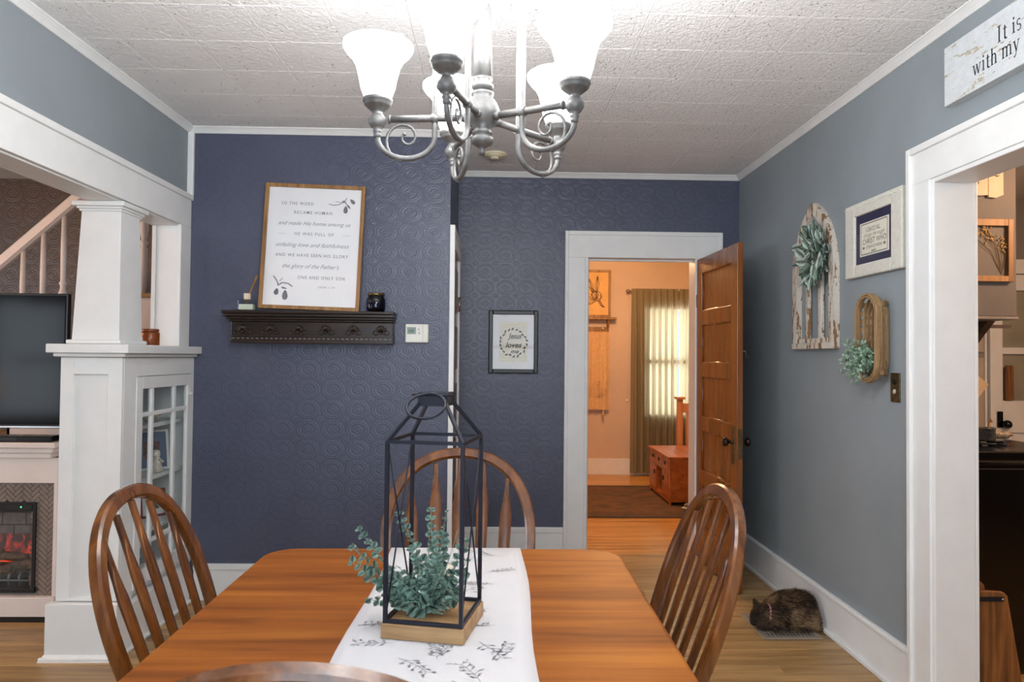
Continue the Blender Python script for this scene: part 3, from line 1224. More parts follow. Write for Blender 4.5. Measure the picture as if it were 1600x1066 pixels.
# tapered column
colm = empty('tapered_column', (-1.86, 3.45, 1.436), 'white tapered square column standing on the cabinet', 'column')
b = MB()
c0 = (-1.975, -1.757, 3.335, 3.555)
c1 = (-1.95, -1.768, 3.35, 3.53)
zb, zt = 1.455, 2.075
for (xa, xb, ya, yb), z in ((c0, zb), (c1, zt)):
    pass
v = []
for (xa, xb, ya, yb), z in ((c0, zb), (c1, zt)):
    v.append([b.bm.verts.new(p) for p in ((xa, ya, z), (xb, ya, z), (xb, yb, z), (xa, yb, z))])
for i in range(4):
    j = (i+1) % 4
    b.bm.faces.new((v[0][i], v[0][j], v[1][j], v[1][i]))
b.bm.faces.new(v[0][::-1])
b.bm.faces.new(v[1])
bmesh.ops.bevel(b.bm, geom=b.bm.edges[:], offset=.003, segments=1, affect='EDGES')
b.build('shaft', WHITE, colm)
b = MB()
b.box(c0[0]-.017, c0[1]+.017, c0[2]-.017, c0[3]+.017, 1.437, 1.457, .006)
b.build('base_moulding', WHITE, colm)
for k, (e, a, c) in enumerate(((.008, 2.063, 2.074), (.016, 2.074, 2.085), (.030, 2.085, 2.1075))):
    b = MB()
    b.box(c1[0]-e, c1[1]+e, c1[2]-e, c1[3]+e, a, c, .003)
    b.build('capital_moulding', WHITE, colm)
AMBER = plain('amber_ceramic', (128, 62, 20), .25, var=.1)
o = empty('amber_candle_jar', (-1.815, 3.75, 1.437), 'amber brown lidded candle jar on the cabinet top behind the column', 'jar')
b = MB()
b.lathe([(0, 0), (.045, 0), (.048, .004), (.048, .066), (.044, .07), (0, .071)], (-1.815, 3.75, 1.437), 24)
b.build('jar_body', AMBER, o)
b = MB()
b.lathe([(0, .0715), (.044, .0715), (.045, .074), (.045, .084), (.042, .087), (0, .088)], (-1.815, 3.75, 1.437), 24)
b.build('lid', AMBER, o)

# ---- fireplace
FY = 3.74
fp = empty('electric_fireplace', (-2.9, 3.95, 0), 'white mantel electric fireplace with herringbone tile surround', 'fireplace')
FX1, FX0 = -2.262, -3.60
b = MB()
b.box(FX0, FX1, FY-.045, FY+.28, .9, .93, .006)
b.build('mantel_shelf', WHITE_WARM, fp)
b = MB()
b.box(FX0+.02, FX1-.02, FY-.03, FY+.27, .872, .9, .008)
b.box(FX0+.035, FX1-.035, FY-.018, FY+.27, .845, .872, .006)
b.build('cornice', WHITE_WARM, fp)
b = MB()
b.box(FX0+.05, FX1-.005, FY, FY+.03, .715, .845, .002)
b.box(FX0+.05, FX0+.12, FY, FY+.03, .13, .715, .002)
b.box(FX1-.025, FX1-.005, FY, FY+.03, .13, .715, .002)
b.box(FX0+.05, FX1-.005, FY+.2, FY+.26, .0, .845)
b.box(FX0+.05, FX0+.06, FY+.03, FY+.2, .0, .845).box(FX1-.015, FX1-.005, FY+.03, FY+.2, .0, .845)
b.build('surround', WHITE_WARM, fp)
b = MB()
b.box(FX0+.03, FX1+.0, FY-.02, FY+.06, 0.03, .13, .004)
b.build('base_rail', WHITE_WARM, fp)
b = MB()
b.box(FX0+.04, FX1-.01, FY-.01, FY+.05, 0, .03)
b.build('kick_board', BLACKP, fp)
TX0, TX1, TZ0, TZ1 = FX0+.12, FX1-.026, .131, .714
IX0, IX1, IZ0, IZ1 = -3.32, -2.378, .150, .615
b = MB()
b.box(TX0, TX1, FY+.016, FY+.03, IZ1, TZ1).box(IX1, TX1, FY+.016, FY+.03, TZ0, IZ1).box(TX0, IX0, FY+.016, FY+.03, TZ0, IZ1)
b.build('tile_backing', GROUT, fp)


def clip(poly, x0, x1, z0, z1):
    for ax, val, sg in ((0, x0, 1), (0, x1, -1), (1, z0, 1), (1, z1, -1)):
        out = []
        for i in range(len(poly)):
            a, c = poly[i], poly[(i+1) % len(poly)]
            ia, ic = sg*(a[ax]-val) >= 0, sg*(c[ax]-val) >= 0
            if ia:
                out.append(a)
            if ia != ic:
                t = (val-a[ax])/(c[ax]-a[ax])
                out.append((a[0]+t*(c[0]-a[0]), a[1]+t*(c[1]-a[1])))
        poly = out
        if len(poly) < 3:
            return None
    return poly


tw, tl, gap = .0205, .062, .0026
rest = MB()
nt = 0
cands = []
s45 = math.sqrt(.5)
# herringbone: bricks L = 3W. cell (k): horizontal brick at (k, k) and vertical brick at (k, k+...), repeated by 2L
bricks = []
W3 = 3
for k in range(-40, 60):
    for mrow in range(-30, 30):
        ox = k+mrow*W3
        oz = k-mrow*W3
        bricks.append((ox, oz, 3, 1))
        bricks.append((ox, oz+1, 1, 3))
seen = set()
for (bx, bz, lw, lh) in bricks:
    if (bx, bz, lw, lh) in seen:
        continue
    seen.add((bx, bz, lw, lh))
    g = gap/2/tw
    q = [(bx+g, bz+g), (bx+lw-g, bz+g), (bx+lw-g, bz+lh-g), (bx+g, bz+lh-g)]
    q = [((u-v_)*s45*tw-2.75, (u+v_)*s45*tw+.35) for u, v_ in q]
    q = clip(q, TX0+.001, TX1-.001, TZ0+.001, TZ1-.001)
    if not q:
        continue
    cx = sum(p[0] for p in q)/len(q)
    cz = sum(p[1] for p in q)/len(q)
    if IX0+.01 < cx < IX1-.012 and cz < IZ1-.012:
        continue
    cands.append((cx, cz, q))
cands.sort(key=lambda e: -e[0])
for n_, (cx, cz, q) in enumerate(cands):
    pts = [(x, FY+.016, z) for x, z in q]
    if cx > -2.73 and nt < 280:
        b = MB()
        b.poly(pts, (0, -.004, 0))
        b.build('tile', HERR, fp)
        nt += 1
    else:
        rest.poly(pts, (0, -.004, 0))
rest.build('tile_field', HERR, fp, kind='stuff')
ins = MB()
ins.box(IX0, IX1, FY+.004, FY+.02, .565, IZ1, .002)
ins.box(IX0, IX1, FY+.004, FY+.02, IZ0, .165, .002)
ins.box(IX1-.018, IX1, FY+.004, FY+.02, .165, .565, .002).box(IX0, IX0+.018, FY+.004, FY+.02, .165, .565, .002)
ins.build('insert_frame', BLACKP, fp)
b = MB()
b.box(IX0+.02, IX1-.02, FY+.17, FY+.18, .16, .6)
b.box(IX0+.02, IX1-.02, FY+.03, FY+.17, .155, .165)
b.box(IX1-.02, IX1-.012, FY+.03, FY+.18, .16, .6).box(IX0+.012, IX0+.02, FY+.03, FY+.18, .16, .6)
b.box(IX0+.02, IX1-.02, FY+.03, FY+.17, .58, .59)
b.build('firebox', BLACKP, fp)
bw, bh = .125, .062
for r in range(6):
    for c in range(-1, 8):
        x0 = IX1-.022-(c+1)*bw+(bw/2 if r % 2 else 0)
        x1 = x0+bw-.006
        x0, x1 = max(x0, IX0+.021), min(x1, IX1-.021)
        if x1-x0 < .01:
            continue
        b = MB()
        z = .2+r*(bh+.004)
        b.box(x0, x1, FY+.158, FY+.17, z, min(z+bh, .575), .002)
        b.build('fire_brick', FIREBRICK, fp)
for (lx, ly, lz, L, r, t) in ((-2.52, FY+.10, .262, .22, .026, .1), (-2.66, FY+.085, .255, .24, .03, -.15), (-2.58, FY+.12, .30, .2, .022, -.08), (-2.85, FY+.1, .265, .26, .03, .1), (-2.72, FY+.12, .305, .2, .024, .2)):
    b = MB()
    b.tube([(lx-L/2+L*k/6, ly, lz+t*(k-3)/6*L+R_.uniform(-.004, .004)) for k in range(7)], [r*R_.uniform(.85, 1.12) for k in range(7)], 9)
    b.build('log', LOGM, fp)
b = MB()
b.box(IX0+.05, IX1-.04, FY+.135, FY+.138, .25, .42)
b.build('flame_screen', FLAME, fp)
for k in range(9):
    b = MB()
    x = IX1-.055-k*.055
    b.tube([(x, FY+.06, .168), (x, FY+.055, .21), (x+.004, FY+.062, .232)], .0075, 6)
    b.build('grate_bar', PEWTER, fp)
b = MB()
b.tube([(IX1-.03, FY+.055, .195), (IX0+.03, FY+.055, .195)], .006, 6)
b.build('grate_rail', PEWTER, fp)
b = MB()
b.box(IX0+.018, IX1-.018, FY+.012, FY+.014, .165, .565)
b.build('fire_glass', PANE, fp)
b = MB()
b.box(IX1-.15, IX1-.02, FY+.001, FY+.004, .576, .602, .001)
b.build('control_strip', BLACKE, fp)
LEDG = emit('green_led', (60, 255, 120), 4)
b = MB()
b.ico((IX1-.075, FY+.001, .59), .004, 1)
b.build('power_light', LEDG, fp)

# ---- television and set-top box on the mantel
tv = empty('television', (-2.85, 3.90, .93), 'large black flat screen television standing on the mantel', 'television')
VX1, VX0, VZ0, VZ1 = -2.315, -3.42, .985, 1.715
b = MB()
b.box(VX0, VX1, 3.87, 3.905, VZ0, VZ1, .004)
b.build('housing', BLACKP, tv)
b = MB()
b.box(VX0+.012, VX1-.012, 3.866, 3.8705, VZ0+.02, VZ1-.012)
b.build('screen', TVG, tv)
b = MB()
b.box(-3.1, -2.62, 3.80, 3.96, .931, .943, .004)
b.build('stand_base', BLACKE, tv)
b = MB()
b.box(-2.93, -2.80, 3.872, 3.90, .943, 1.0, .003)
b.build('stand_neck', BLACKE, tv)
b = MB()
b.box(VX0+.01, VX1-.01, 3.8655, 3.8715, VZ0+.004, VZ0+.012)
b.build('bezel_strip', CHROME, tv)
sb = empty('cable_box', (-2.40, 3.755, .931), 'slim black cable box in front of the television', 'cable box')
b = MB()
b.box(-2.595, -2.285, 3.705, 3.795, .931, .962, .006)
b.build('case', BLACKE, sb)
b = MB()
b.box(-2.57, -2.46, 3.7035, 3.705, .94, .955)
b.build('display', BLACKP, sb)
b = MB()
b.ico((-2.585, 3.705, .95), .006, 1)
b.build('power_button', CHROME, sb)

# ---- staircase behind the television
sty = 4.70
stair = empty('staircase', (-2.7, sty, 0), 'white staircase with turned balusters rising behind the television', 'staircase')
run, rise = .262, .236
tz0, tx0 = 1.79, -2.40       # tread seen between column and pilaster
slope = rise/run


def turned(h):
    return [(r_*1.35, z_) for r_, z_ in ((.018, 0), (.018, h*.30), (.013, h*.315), (.02, h*.335), (.02, h*.345), (.012, h*.36), (.021, h*.42), (.021, h*.46), (.013, h*.50), (.012, h*.52), (.018, h*.535), (.012, h*.55), (.0135, h*.75), (.011, h))]


hr = lambda x: 1.945+.02+(x+3.255)*.90     # handrail underside height along x
b = MB()
p0, p1 = Vector((-4.4, sty+.03, hr(-4.4)+.03)), Vector((-1.95, sty+.03, hr(-1.95)+.03))
b.rbar([p0, p1], .06, .075, ref=(0, 0, 1))
b.build('handrail', WHITE_WARM, stair)
for k in range(-7, 3):
    x0 = tx0+k*run
    z = tz0+k*rise
    if z < .2:
        continue
    b = MB()
    b.box(x0-.03, x0+run, sty-.025, sty+.85, z-.028, z, .006)
    b.build('tread', RAILW, stair)
    b = MB()
    b.box(x0, x0+.018, sty, sty+.85, z-rise, z-.028)
    b.build('riser', WHITE_WARM, stair)
    for q in (.06, .19):
        xb = x0+q
        h = hr(xb)-z
        if h < .2 or z < .9:
            continue
        b = MB()
        b.lathe(turned(h), (xb, sty+.03, z), 10)
        b.build('baluster', WHITE_WARM, stair)
b = MB()
pts = [(-4.3, sty, .0)]
for k in range(-7, 3):
    x0, z = tx0+k*run, tz0+k*rise
    if z < .2:
        continue
    pts += [(x0, sty, z-rise), (x0, sty, z-.029)]
pts += [(-1.95, sty, tz0+2*rise-.029), (-1.95, sty, 0)]
b.poly(pts, (0, .02, 0))
b.build('stringer', WHITE_WARM, stair)

# lamp in the living room (its glow shows on the television)
SHADE_WARM = emit('warm_lamp_shade', (255, 176, 92), 6)
lamp = empty('floor_lamp', (-6.0, -.7, 0), 'floor lamp with a warm drum shade in the living room', 'lamp')
b = MB()
b.lathe([(0, 0), (.14, 0), (.14, .015), (.02, .03), (0, .03)], (-6.0, -.7, 0))
b.build('base', BRONZE, lamp)
b = MB()
b.tube([(-6.0, -.7, .03), (-6.0, -.7, 1.05)], .012)
b.build('pole', BRONZE, lamp)
b = MB()
b.lathe([(.15, .88), (.11, 1.12)], (-6.0, -.7, 0), 24, cap=False)
b.build('shade', SHADE_WARM, lamp)


def point(name, loc, power, col, r=.05):
    l = bpy.data.lights.new(name, 'POINT')
    l.energy = power
    l.color = col
    l.shadow_soft_size = r
    o = bpy.data.objects.new(name, l)
    COL.objects.link(o)
    o.location = loc
    return o


def globe(name, loc, label, strength, power, col):
    """flush ceiling lamp: base plate and glowing glass bowl, with its light"""
    o = empty(name, loc, label, 'ceiling lamp')
    b = MB()
    b.lathe([(0, 0), (.13, 0), (.13, -.02), (.12, -.025), (0, -.025)], loc)
    b.build('base_plate', BRASS, o)
    b = MB()
    b.lathe([(.12, -.026), (.125, -.05), (.1, -.085), (.05, -.105), (0, -.11)], loc, cap=False)
    b.build('glass_bowl', emit(name+'_bowl', col, strength), o)
    c = srgb(col)
    point(name+'_light', (loc[0], loc[1], loc[2]-.2), power, c[:3], .1)


globe('living_ceiling_lamp', (-4.1, 2.9, 2.744), 'warm ceiling lamp of the living room', 5, 46, (255, 184, 124))
globe('kitchen_ceiling_lamp', (3.2, 2.6, 2.619), 'warm ceiling lamp of the kitchen', 5, 80, (255, 204, 160))
globe('bedroom_ceiling_lamp', (1.2, 6.6, 2.649), 'warm ceiling lamp of the bedroom', 5, 85, (255, 200, 146))

# ================================================================== DINING TABLE AND CHAIRS
TZ = .75
tb = empty('dining_table', (-.16, 1.67, 0), 'long polished cherry dining table with rounded corners', 'table')
TX0_, TX1_, TY0_, TY1_ = -.742, .42, .985, 2.392
def rrect(x0, x1, y0, y1, r, n=8):
    pts = []
    for cx, cy, a0 in ((x1-r, y0+r, -pi/2), (x1-r, y1-r, 0), (x0+r, y1-r, pi/2), (x0+r, y0+r, pi)):
        for k in range(n+1):
            a = a0+pi/2*k/n
            pts.append((cx+r*math.cos(a), cy+r*math.sin(a)))
    return pts


b = bmesh.new()
rings = []
for inset, z in ((.012, TZ-.03), (0, TZ-.022), (0, TZ-.008), (.006, TZ-.001), (.012, TZ)):
    rings.append([b.verts.new((x, y, z)) for x, y in rrect(TX0_+inset, TX1_-inset, TY0_+inset, TY1_-inset, .10)])
for A, B in zip(rings, rings[1:]):
    n = len(A)
    for i in range(n):
        f = b.faces.new((A[i], A[(i+1) % n], B[(i+1) % n], B[i]))
b.faces.new(rings[0][::-1])
b.faces.new(rings[-1])
mb = MB()
mb.add(b)
mb.build('table_top', TABLEW, tb)
mb = MB()
for q in ((TX0_+.08, TX1_-.08, TY0_+.08, TY0_+.102), (TX0_+.08, TX1_-.08, TY1_-.102, TY1_-.08), (TX0_+.08, TX0_+.102, TY0_+.102, TY1_-.102), (TX1_-.102, TX1_-.08, TY0_+.102, TY1_-.102)):
    mb.box(*q, TZ-.12, TZ-.0305)
mb.build('apron', TABLEW, tb)
for x in (TX0_+.12, TX1_-.12):
    for y in (TY0_+.12, TY1_-.12):
        mb = MB()
        mb.lathe([(.02, 0), (.026, .03), (.022, .06), (.034, .2), (.044, .36), (.038, .46), (.026, .5), (.042, .52), (.042, .54), (.03, .56)], (x, y, 0), 16)
        mb.box(x-.038, x+.038, y-.038, y+.038, .56, TZ-.031, .004)
        mb.build('leg', TABLEW, tb)

# runner
rn = empty('table_runner', (-.11, 1.7, TZ), 'white linen table runner printed with grey sprigs', 'table runner')
RX0, RX1, RY0, RY1 = -.335, .098, 1.0, TY1_+.004
b = MB()
path = [(0, RY0), (0, 1.2)]+[(0, 1.2+k*(RY1-.006-1.2)/10) for k in range(1, 11)]
prof = [(y, TZ+.0015) for _, y in path]+[(RY1+.002, TZ-.004), (RY1+.004, TZ-.02), (RY1+.006, TZ-.1), (RY1+.010, TZ-.22)]
nx = 12
gv = []
for (y, z) in prof:
    row = []
    for i in range(nx+1):
        x = RX0+(RX1-RX0)*i/nx
        drop = max(0, TZ-.02-z)
        sk = .006*math.sin(y*7)*(1 if i in (0, nx) else .5)
        row.append(b.bm.verts.new((x+sk, y+drop*.06*math.sin(i*1.3), z)))
    gv.append(row)
for A, B in zip(gv, gv[1:]):
    for i in range(nx):
        f = b.bm.faces.new((A[i], A[i+1], B[i+1], B[i]))
        f.smooth = True
ro = b.build('cloth', LINEN, rn)
md = ro.modifiers.new('thickness', 'SOLIDIFY')
md.thickness = .0012
md.offset = -1
# sprig print
pr = Print((RX0, RY1, TZ+.0015), (RX1-RX0, 0, 0), (0, RY0-RY1, 0), (0, 0, 1), .0009)
rr = random.Random(5)


def sprig(pr, u, v, ang, L, n=5, w_=.0013):
    asp = pr.U.length/pr.V.length
    pts = []
    a = ang
    x, y = u, v
    for k in range(n+1):
        pts.append((x, y))
        x += L/n*math.cos(a)/asp
        y += L/n*math.sin(a)
        a += rr.uniform(-.35, .35)
    pr.line(pts, w_)
    for k, (x, y) in enumerate(pts[1:]):
        for sd in (-1, 1):
            aa = a+sd*rr.uniform(.6, 1.2)
            l2 = L*rr.uniform(.14, .26)
            ex, ey = x+l2*math.cos(aa)/asp, y+l2*math.sin(aa)
            pr.line([(x, y), (ex, ey)], w_*.8)
            for q in range(3):
                t = rr.uniform(.4, 1.1)
                la = aa+rr.uniform(-.9, .9)
                lx, ly = x+(ex-x)*t, y+(ey-y)*t
                pp = []
                LL, WW = L*rr.uniform(.06, .1), L*.035
                for j in range(9):
                    tt = j/8*2*pi
                    p_, q_ = LL/2*(1+math.cos(tt)), WW/2*math.sin(tt)
                    pp.append((lx+(p_*math.cos(la)-q_*math.sin(la))/asp, ly+p_*math.sin(la)+q_*math.cos(la)))
                pr.line(pp, w_*.7)


for r in range(13):
    for c in range(3):
        sprig(pr, (c+.5+rr.uniform(-.25, .25))/3*.70+.15, (r+.5+rr.uniform(-.25, .25))/13*.94+.02, rr.uniform(0, 2*pi), rr.uniform(.05, .07))
so = pr.build('sprig_print', INKS, rn)
so['kind'] = 'stuff'


# ---- bow-back arrow chair; local frame: seat towards +Y, back leans to -Y
def chair_parts(ch):
    lean = .34
    yl = lambda z: -.0-(z-.44)*lean
    W = WM[ch.name]

    def add(name, b):
        return b.build(name, CHAIRW, ch)
    prof = [(.205, .435), (.232, .50), (.255, .58), (.269, .68), (.270, .76), (.258, .83), (.232, .895), (.19, .95), (.135, .99), (.07, 1.012), (0, 1.019)]
    pts = [(-x, z) for x, z in prof]+[(x, z) for x, z in prof[::-1][1:]]
    # smooth (Catmull-Rom)
    sm = []
    for i in range(len(pts)-1):
        p0, p1, p2, p3 = pts[max(i-1, 0)], pts[i], pts[i+1], pts[min(i+2, len(pts)-1)]
        for k in range(3):
            t = k/3
            sm.append(tuple(.5*((2*p1[d])+(-p0[d]+p2[d])*t+(2*p0[d]-5*p1[d]+4*p2[d]-p3[d])*t*t+(-p0[d]+3*p1[d]-3*p2[d]+p3[d])*t**3) for d in (0, 1)))
    sm.append(pts[-1])
    nrm = Vector((0, 1, lean)).normalized()
    b = MB()
    b.rbar([W @ Vector((x, yl(z), z)) for x, z in sm], .038, .030, ref=(W.to_3x3() @ nrm), c=.2)
    add('bow', b)
    for i in range(-2, 3):
        xb, xt = i*.078, i*.093
        zt = 1.0-.0-abs(i)**2*.0155-abs(i)*.004
        stops = [(0, .0165, .007), (.25, .0185, .007), (.55, .0215, .007), (.70, .0225, .007), (.735, .0215, .007), (.80, .0165, .007), (.86, .012, .0075), (.92, .0095, .008), (1, .0088, .008)]
        
        b = MB()
        rings = []
        for t, hw, ht in stops:
            z = .43+(zt-.43)*t
            x = xb+(xt-xb)*t
            ring = []
            for a_, c_ in ((-hw, -ht*.5), (-hw*.6, -ht), (hw*.6, -ht), (hw, -ht*.5), (hw, ht*.5), (hw*.6, ht), (-hw*.6, ht), (-hw, ht*.5)):
                ring.append(b.bm.verts.new(W @ Vector((x+a_, yl(z)+c_, z))))
            rings.append(ring)
        for A, B in zip(rings, rings[1:]):
            for k in range(8):
                f = b.bm.faces.new((A[k], A[(k+1) % 8], B[(k+1) % 8], B[k]))
                f.smooth = True
        b.bm.faces.new(rings[0][::-1])
        b.bm.faces.new(rings[-1])
        b.sharp = True
        add('spindle', b)
    # saddle seat
    bb = bmesh.new()
    out = []
    for k in range(28):
        a = 2*pi*k/28
        x = .235*math.copysign(abs(math.cos(a))**.75, math.cos(a))
        y = .185+.20*math.copysign(abs(math.sin(a))**.75, math.sin(a))
        x *= 1+.05*(y-.185)/.2
        out.append((x, y))
    rings = []
    for f_, z in ((.90, .405), (.985, .418), (1, .43), (.985, .441), (.92, .444), (.7, .437), (.4, .433)):
        rings.append([bb.verts.new((x*f_, .185+(y-.185)*f_, z)) for x, y in out])
    for A, B in zip(rings, rings[1:]):
        for k in range(28):
            f = bb.faces.new((A[k], A[(k+1) % 28], B[(k+1) % 28], B[k]))
            f.smooth = True
    bb.faces.new(rings[0][::-1])
    bb.faces.new(rings[-1])
    b = MB()
    b.add(bb, W)
    add('seat', b)
    feet = {}
    for sx in (-1, 1):
        for sy in (0, 1):
            top = Vector((sx*.15, .06 if sy == 0 else .30, .41))
            bot = Vector((sx*.195, -.03 if sy == 0 else .345, 0))
            feet[(sx, sy)] = (top, bot)
            b = MB()
            n = 14
            rad = [.013, .016, .018, .019, .021, .022, .02, .014, .021, .021, .014, .018, .017, .015]
            b.tube([W @ (bot+(top-bot)*k/(n-1)) for k in range(n)], rad, 10)
            add('leg', b)
    mids = []
    for sx in (-1, 1):
        a = feet[(sx, 0)]
        c = feet[(sx, 1)]
        p = a[1]+(a[0]-a[1])*.45
        q = c[1]+(c[0]-c[1])*.45
        b = MB()
        b.tube([W @ p, W @ ((p+q)/2), W @ q], [.009, .014, .009], 8)
        add('stretcher', b)
        mids.append((p+q)/2)
    b = MB()
    b.tube([W @ mids[0], W @ ((mids[0]+mids[1])/2), W @ mids[1]], [.009, .014, .009], 8)
    add('stretcher', b)


# chair poses: origin under the back of the seat, local +Y to the table
chairs = [
    ((-.790, 1.945, 0), -pi/2+.03, 'brown arrow back chair left of the table in front of the white cabinet'),
    ((.456, 1.985, 0), pi/2-.02, 'brown arrow back chair right of the table in front of the open door'),
    ((-.130, 2.565, 0), pi, 'brown arrow back chair at the far end of the table behind the lantern'),
    ((-.235, 1.03, 0), 0, 'brown chair back rising at the bottom edge, nearest the viewer'),
]
first = None
for loc, rz, lab in chairs:
    if first is None:
        first = empty('dining_chair', (0, 0, 0), lab, 'chair', 'arrow back dining chairs')
        chair_parts(first)
        o = first
    else:
        o = copy_tree(first)
        o['label'] = lab
    o.location = loc
    o.rotation_euler = (0, 0, rz)

# ---- lantern on the runner
LC = Vector((-.138, 1.70, TZ+.0025))
lan = empty('lantern', LC, 'black open wire lantern on a wooden base on the table', 'lantern', rotz=math.radians(-12.2))
LMx = WM[lan.name]
hw = .0975
b = MB()
b.box(-hw, hw, -hw, hw, 0, .034, .002, LMx)
b.build('wooden_base', LANTW, lan)
r = .0044
q = hw-.008
zb_, zt_ = .0385, .447
corners = [(-q, -q), (q, -q), (q, q), (-q, q)]
for x, y in corners:
    b = MB()
    b.bar([LMx @ Vector((x, y, .034)), LMx @ Vector((x, y, zt_))], r*2, r*2, ref=LMx.to_3x3() @ Vector((0, 1, 0)))
    b.build('post', BLACKM, lan)
for z in (zb_, zt_):
    for i in range(4):
        a, c = corners[i], corners[(i+1) % 4]
        b = MB()
        b.bar([LMx @ Vector((*a, z)), LMx @ Vector((*c, z))], r*1.8, r*1.8)
        b.build('rail', BLACKM, lan)
for x in (-q, q):
    for s_ in (-1, 1):
        b = MB()
        b.tube([LMx @ Vector((x, -s_*q, zt_)), LMx @ Vector((x, s_*q, zb_))], .0022, 6)
        b.build('brace_wire', BLACKM, lan)
ht = .032
for x, y in corners:
    b = MB()
    b.bar([LMx @ Vector((x, y, zt_)), LMx @ Vector((math.copysign(ht, x), math.copysign(ht, y), .532))], r*1.7, r*1.7, ref=LMx.to_3x3() @ Vector((0, 0, 1)))
    b.build('roof_bar', BLACKM, lan)
b = MB()
for s_ in (-1, 1):
    b.box(-ht-.004, ht+.004, s_*ht-.002, s_*ht+.002, .526, .556, 0, LMx)
    b.box(s_*ht-.002, s_*ht+.002, -ht, ht, .526, .556, 0, LMx)
b.box(-ht-.004, ht+.004, -ht-.004, ht+.004, .555, .558, 0, LMx)
b.build('cap', BLACKM, lan)
b = MB()
ring = []
for k in range(28):
    a = 2*pi*k/28
    y = -.036-.03*(1-math.cos(a))
    z = .556-.027*(1-math.cos(a))
    ring.append(LMx @ Vector((-.006+.046*math.sin(a), y, z)))
b.tube(ring, .0035, 8, closed=True)
b.build('ring_handle', BLACKM, lan)
b = MB()
b.tube([LMx @ Vector((-.05, -.036, .553)), LMx @ Vector((.05, -.036, .553))], .003, 6)
b.build('pivot', BLACKM, lan)

# candle
o = empty('pillar_candle', LMx @ Vector((.0, .04, .034)), 'white pillar candle among the leaves in the lantern', 'candle')
cc = WM[o.name].translation
b = MB()
b.lathe([(0, 0), (.035, 0), (.036, .004), (.036, .088), (.033, .094), (.022, .09), (0, .088)], cc, 24)
b.build('wax', WAX, o)
b = MB()
b.tube([cc+Vector((0, 0, .087)), cc+Vector((.001, 0, .10))], .0013, 5)
b.build('wick', INKD, o)


# ---- eucalyptus sprays
def leaf_mesh(name, L, W, mat, fold=.15, n=5, tipw=1.0):
    b = bmesh.new()
    L_, R2, mid = [], [], []
    for k in range(n+1):
        t = k/n
        y = L*t
        wv = W/2*math.sin(pi*min(1, t*.97+.02))**.7*tipw
        z = -fold*L*t*t*.6
        mid.append(b.verts.new((0, y, z)))
        if 0 < k < n:
            L_.append(b.verts.new((-wv, y, z+wv*fold)))
            R2.append(b.verts.new((wv, y, z+wv*fold)))
    for side in (L_, R2):
        b.faces.new((mid[0], mid[1], side[0]))
        for k in range(len(side)-1):
            b.faces.new((mid[k+1], mid[k+2], side[k+1], side[k]))
        b.faces.new((mid[-2], mid[-1], side[-1]))
    for f in b.faces:
        f.smooth = True
    me = bpy.data.meshes.new(name)
    b.to_mesh(me)
    b.free()
    me.materials.append(mat)
    return me


LEAF = leaf_mesh('leaf', 1, .92, EUCA, .22)


def leaf_matrix(p, d, up, L, roll=0):
    d = d.normalized()
    u = up-d*up.dot(d)
    if u.length < 1e-4:
        u = Vector((1, 0, 0))
    u.normalize()
    x = d.cross(u)
    M = Matrix(((x.x, d.x, u.x, p.x), (x.y, d.y, u.y, p.y), (x.z, d.z, u.z, p.z), (0, 0, 0, 1)))
    return M @ Matrix.Rotation(roll, 4, 'Y') @ Matrix.Scale(L, 4)


eu = empty('eucalyptus_spray', LMx @ Vector((0, 0, .034)), 'blue green eucalyptus sprigs spilling out of the lantern', 'plant')
EB = WM[eu.name]
EBi = EB.inverted()
rl = random.Random(3)
# tips given as lantern-local offsets
tips = [(-.19, -.02, .195), (-.215, .0, .145), (-.205, -.03, .118), (-.155, -.04, .03), (-.10, .02, .23), (-.012, .0, .25), (.02, .03, .24),
        (.075, .0, .18), (.085, -.02, .14), (-.05, -.03, .16), (.02, -.05, .165), (-.08, -.05, .12), (.07, -.06, .06), (-.11, -.04, .10),
        (-.02, -.06, .11), (.035, -.06, .12), (-.12, -.05, .045), (-.05, -.08, .045), (.03, -.085, .035), (.06, -.02, .2), (-.03, .05, .19), (.05, .06, .16)]
nl = 0
for i, tpt in enumerate(tips):
    tipw = LMx @ (Vector(tpt)+Vector((0, 0, .034)))
    basew = LMx @ Vector((rl.uniform(-.03, .045), rl.uniform(-.03, .03), .040))
    dv = tipw-basew
    midp = basew+dv*.5+Vector((0, 0, -.02 if tpt[2] > .1 else .012))+Vector((rl.uniform(-.012, .012), rl.uniform(-.012, .012), 0))
    path = []
    for k in range(9):
        t = k/8
        path.append(basew*(1-t)**2+midp*2*t*(1-t)+tipw*t*t)
    b = MB()
    b.tube(path, [.0018-.0012*k/8 for k in range(9)], 5)
    b.build('stem', EUCAS, eu)
    npair = max(5, int(dv.length/.021))
    for k in range(npair):
        t = .22+.78*(k+.5)/npair
        p = basew*(1-t)**2+midp*2*t*(1-t)+tipw*t*t
        tg = ((midp-basew)*(1-t)+(tipw-midp)*t).normalized()
        side = tg.cross(Vector((rl.uniform(-1, 1), rl.uniform(-1, 1), rl.uniform(.2, 1)))).normalized()
        for sd in (-1, 1):
            if nl >= 298:
                break
            L = (.034-.020*t)*rl.uniform(.85, 1.2)
            d = side*sd+tg*rl.uniform(.3, .7)
            M = EBi @ leaf_matrix(p, d, tg*-.3+Vector((0, -.4, .6)), L, rl.uniform(-.6, .6))
            o = piece('leaf', LEAF, eu, M=M)
            nl += 1

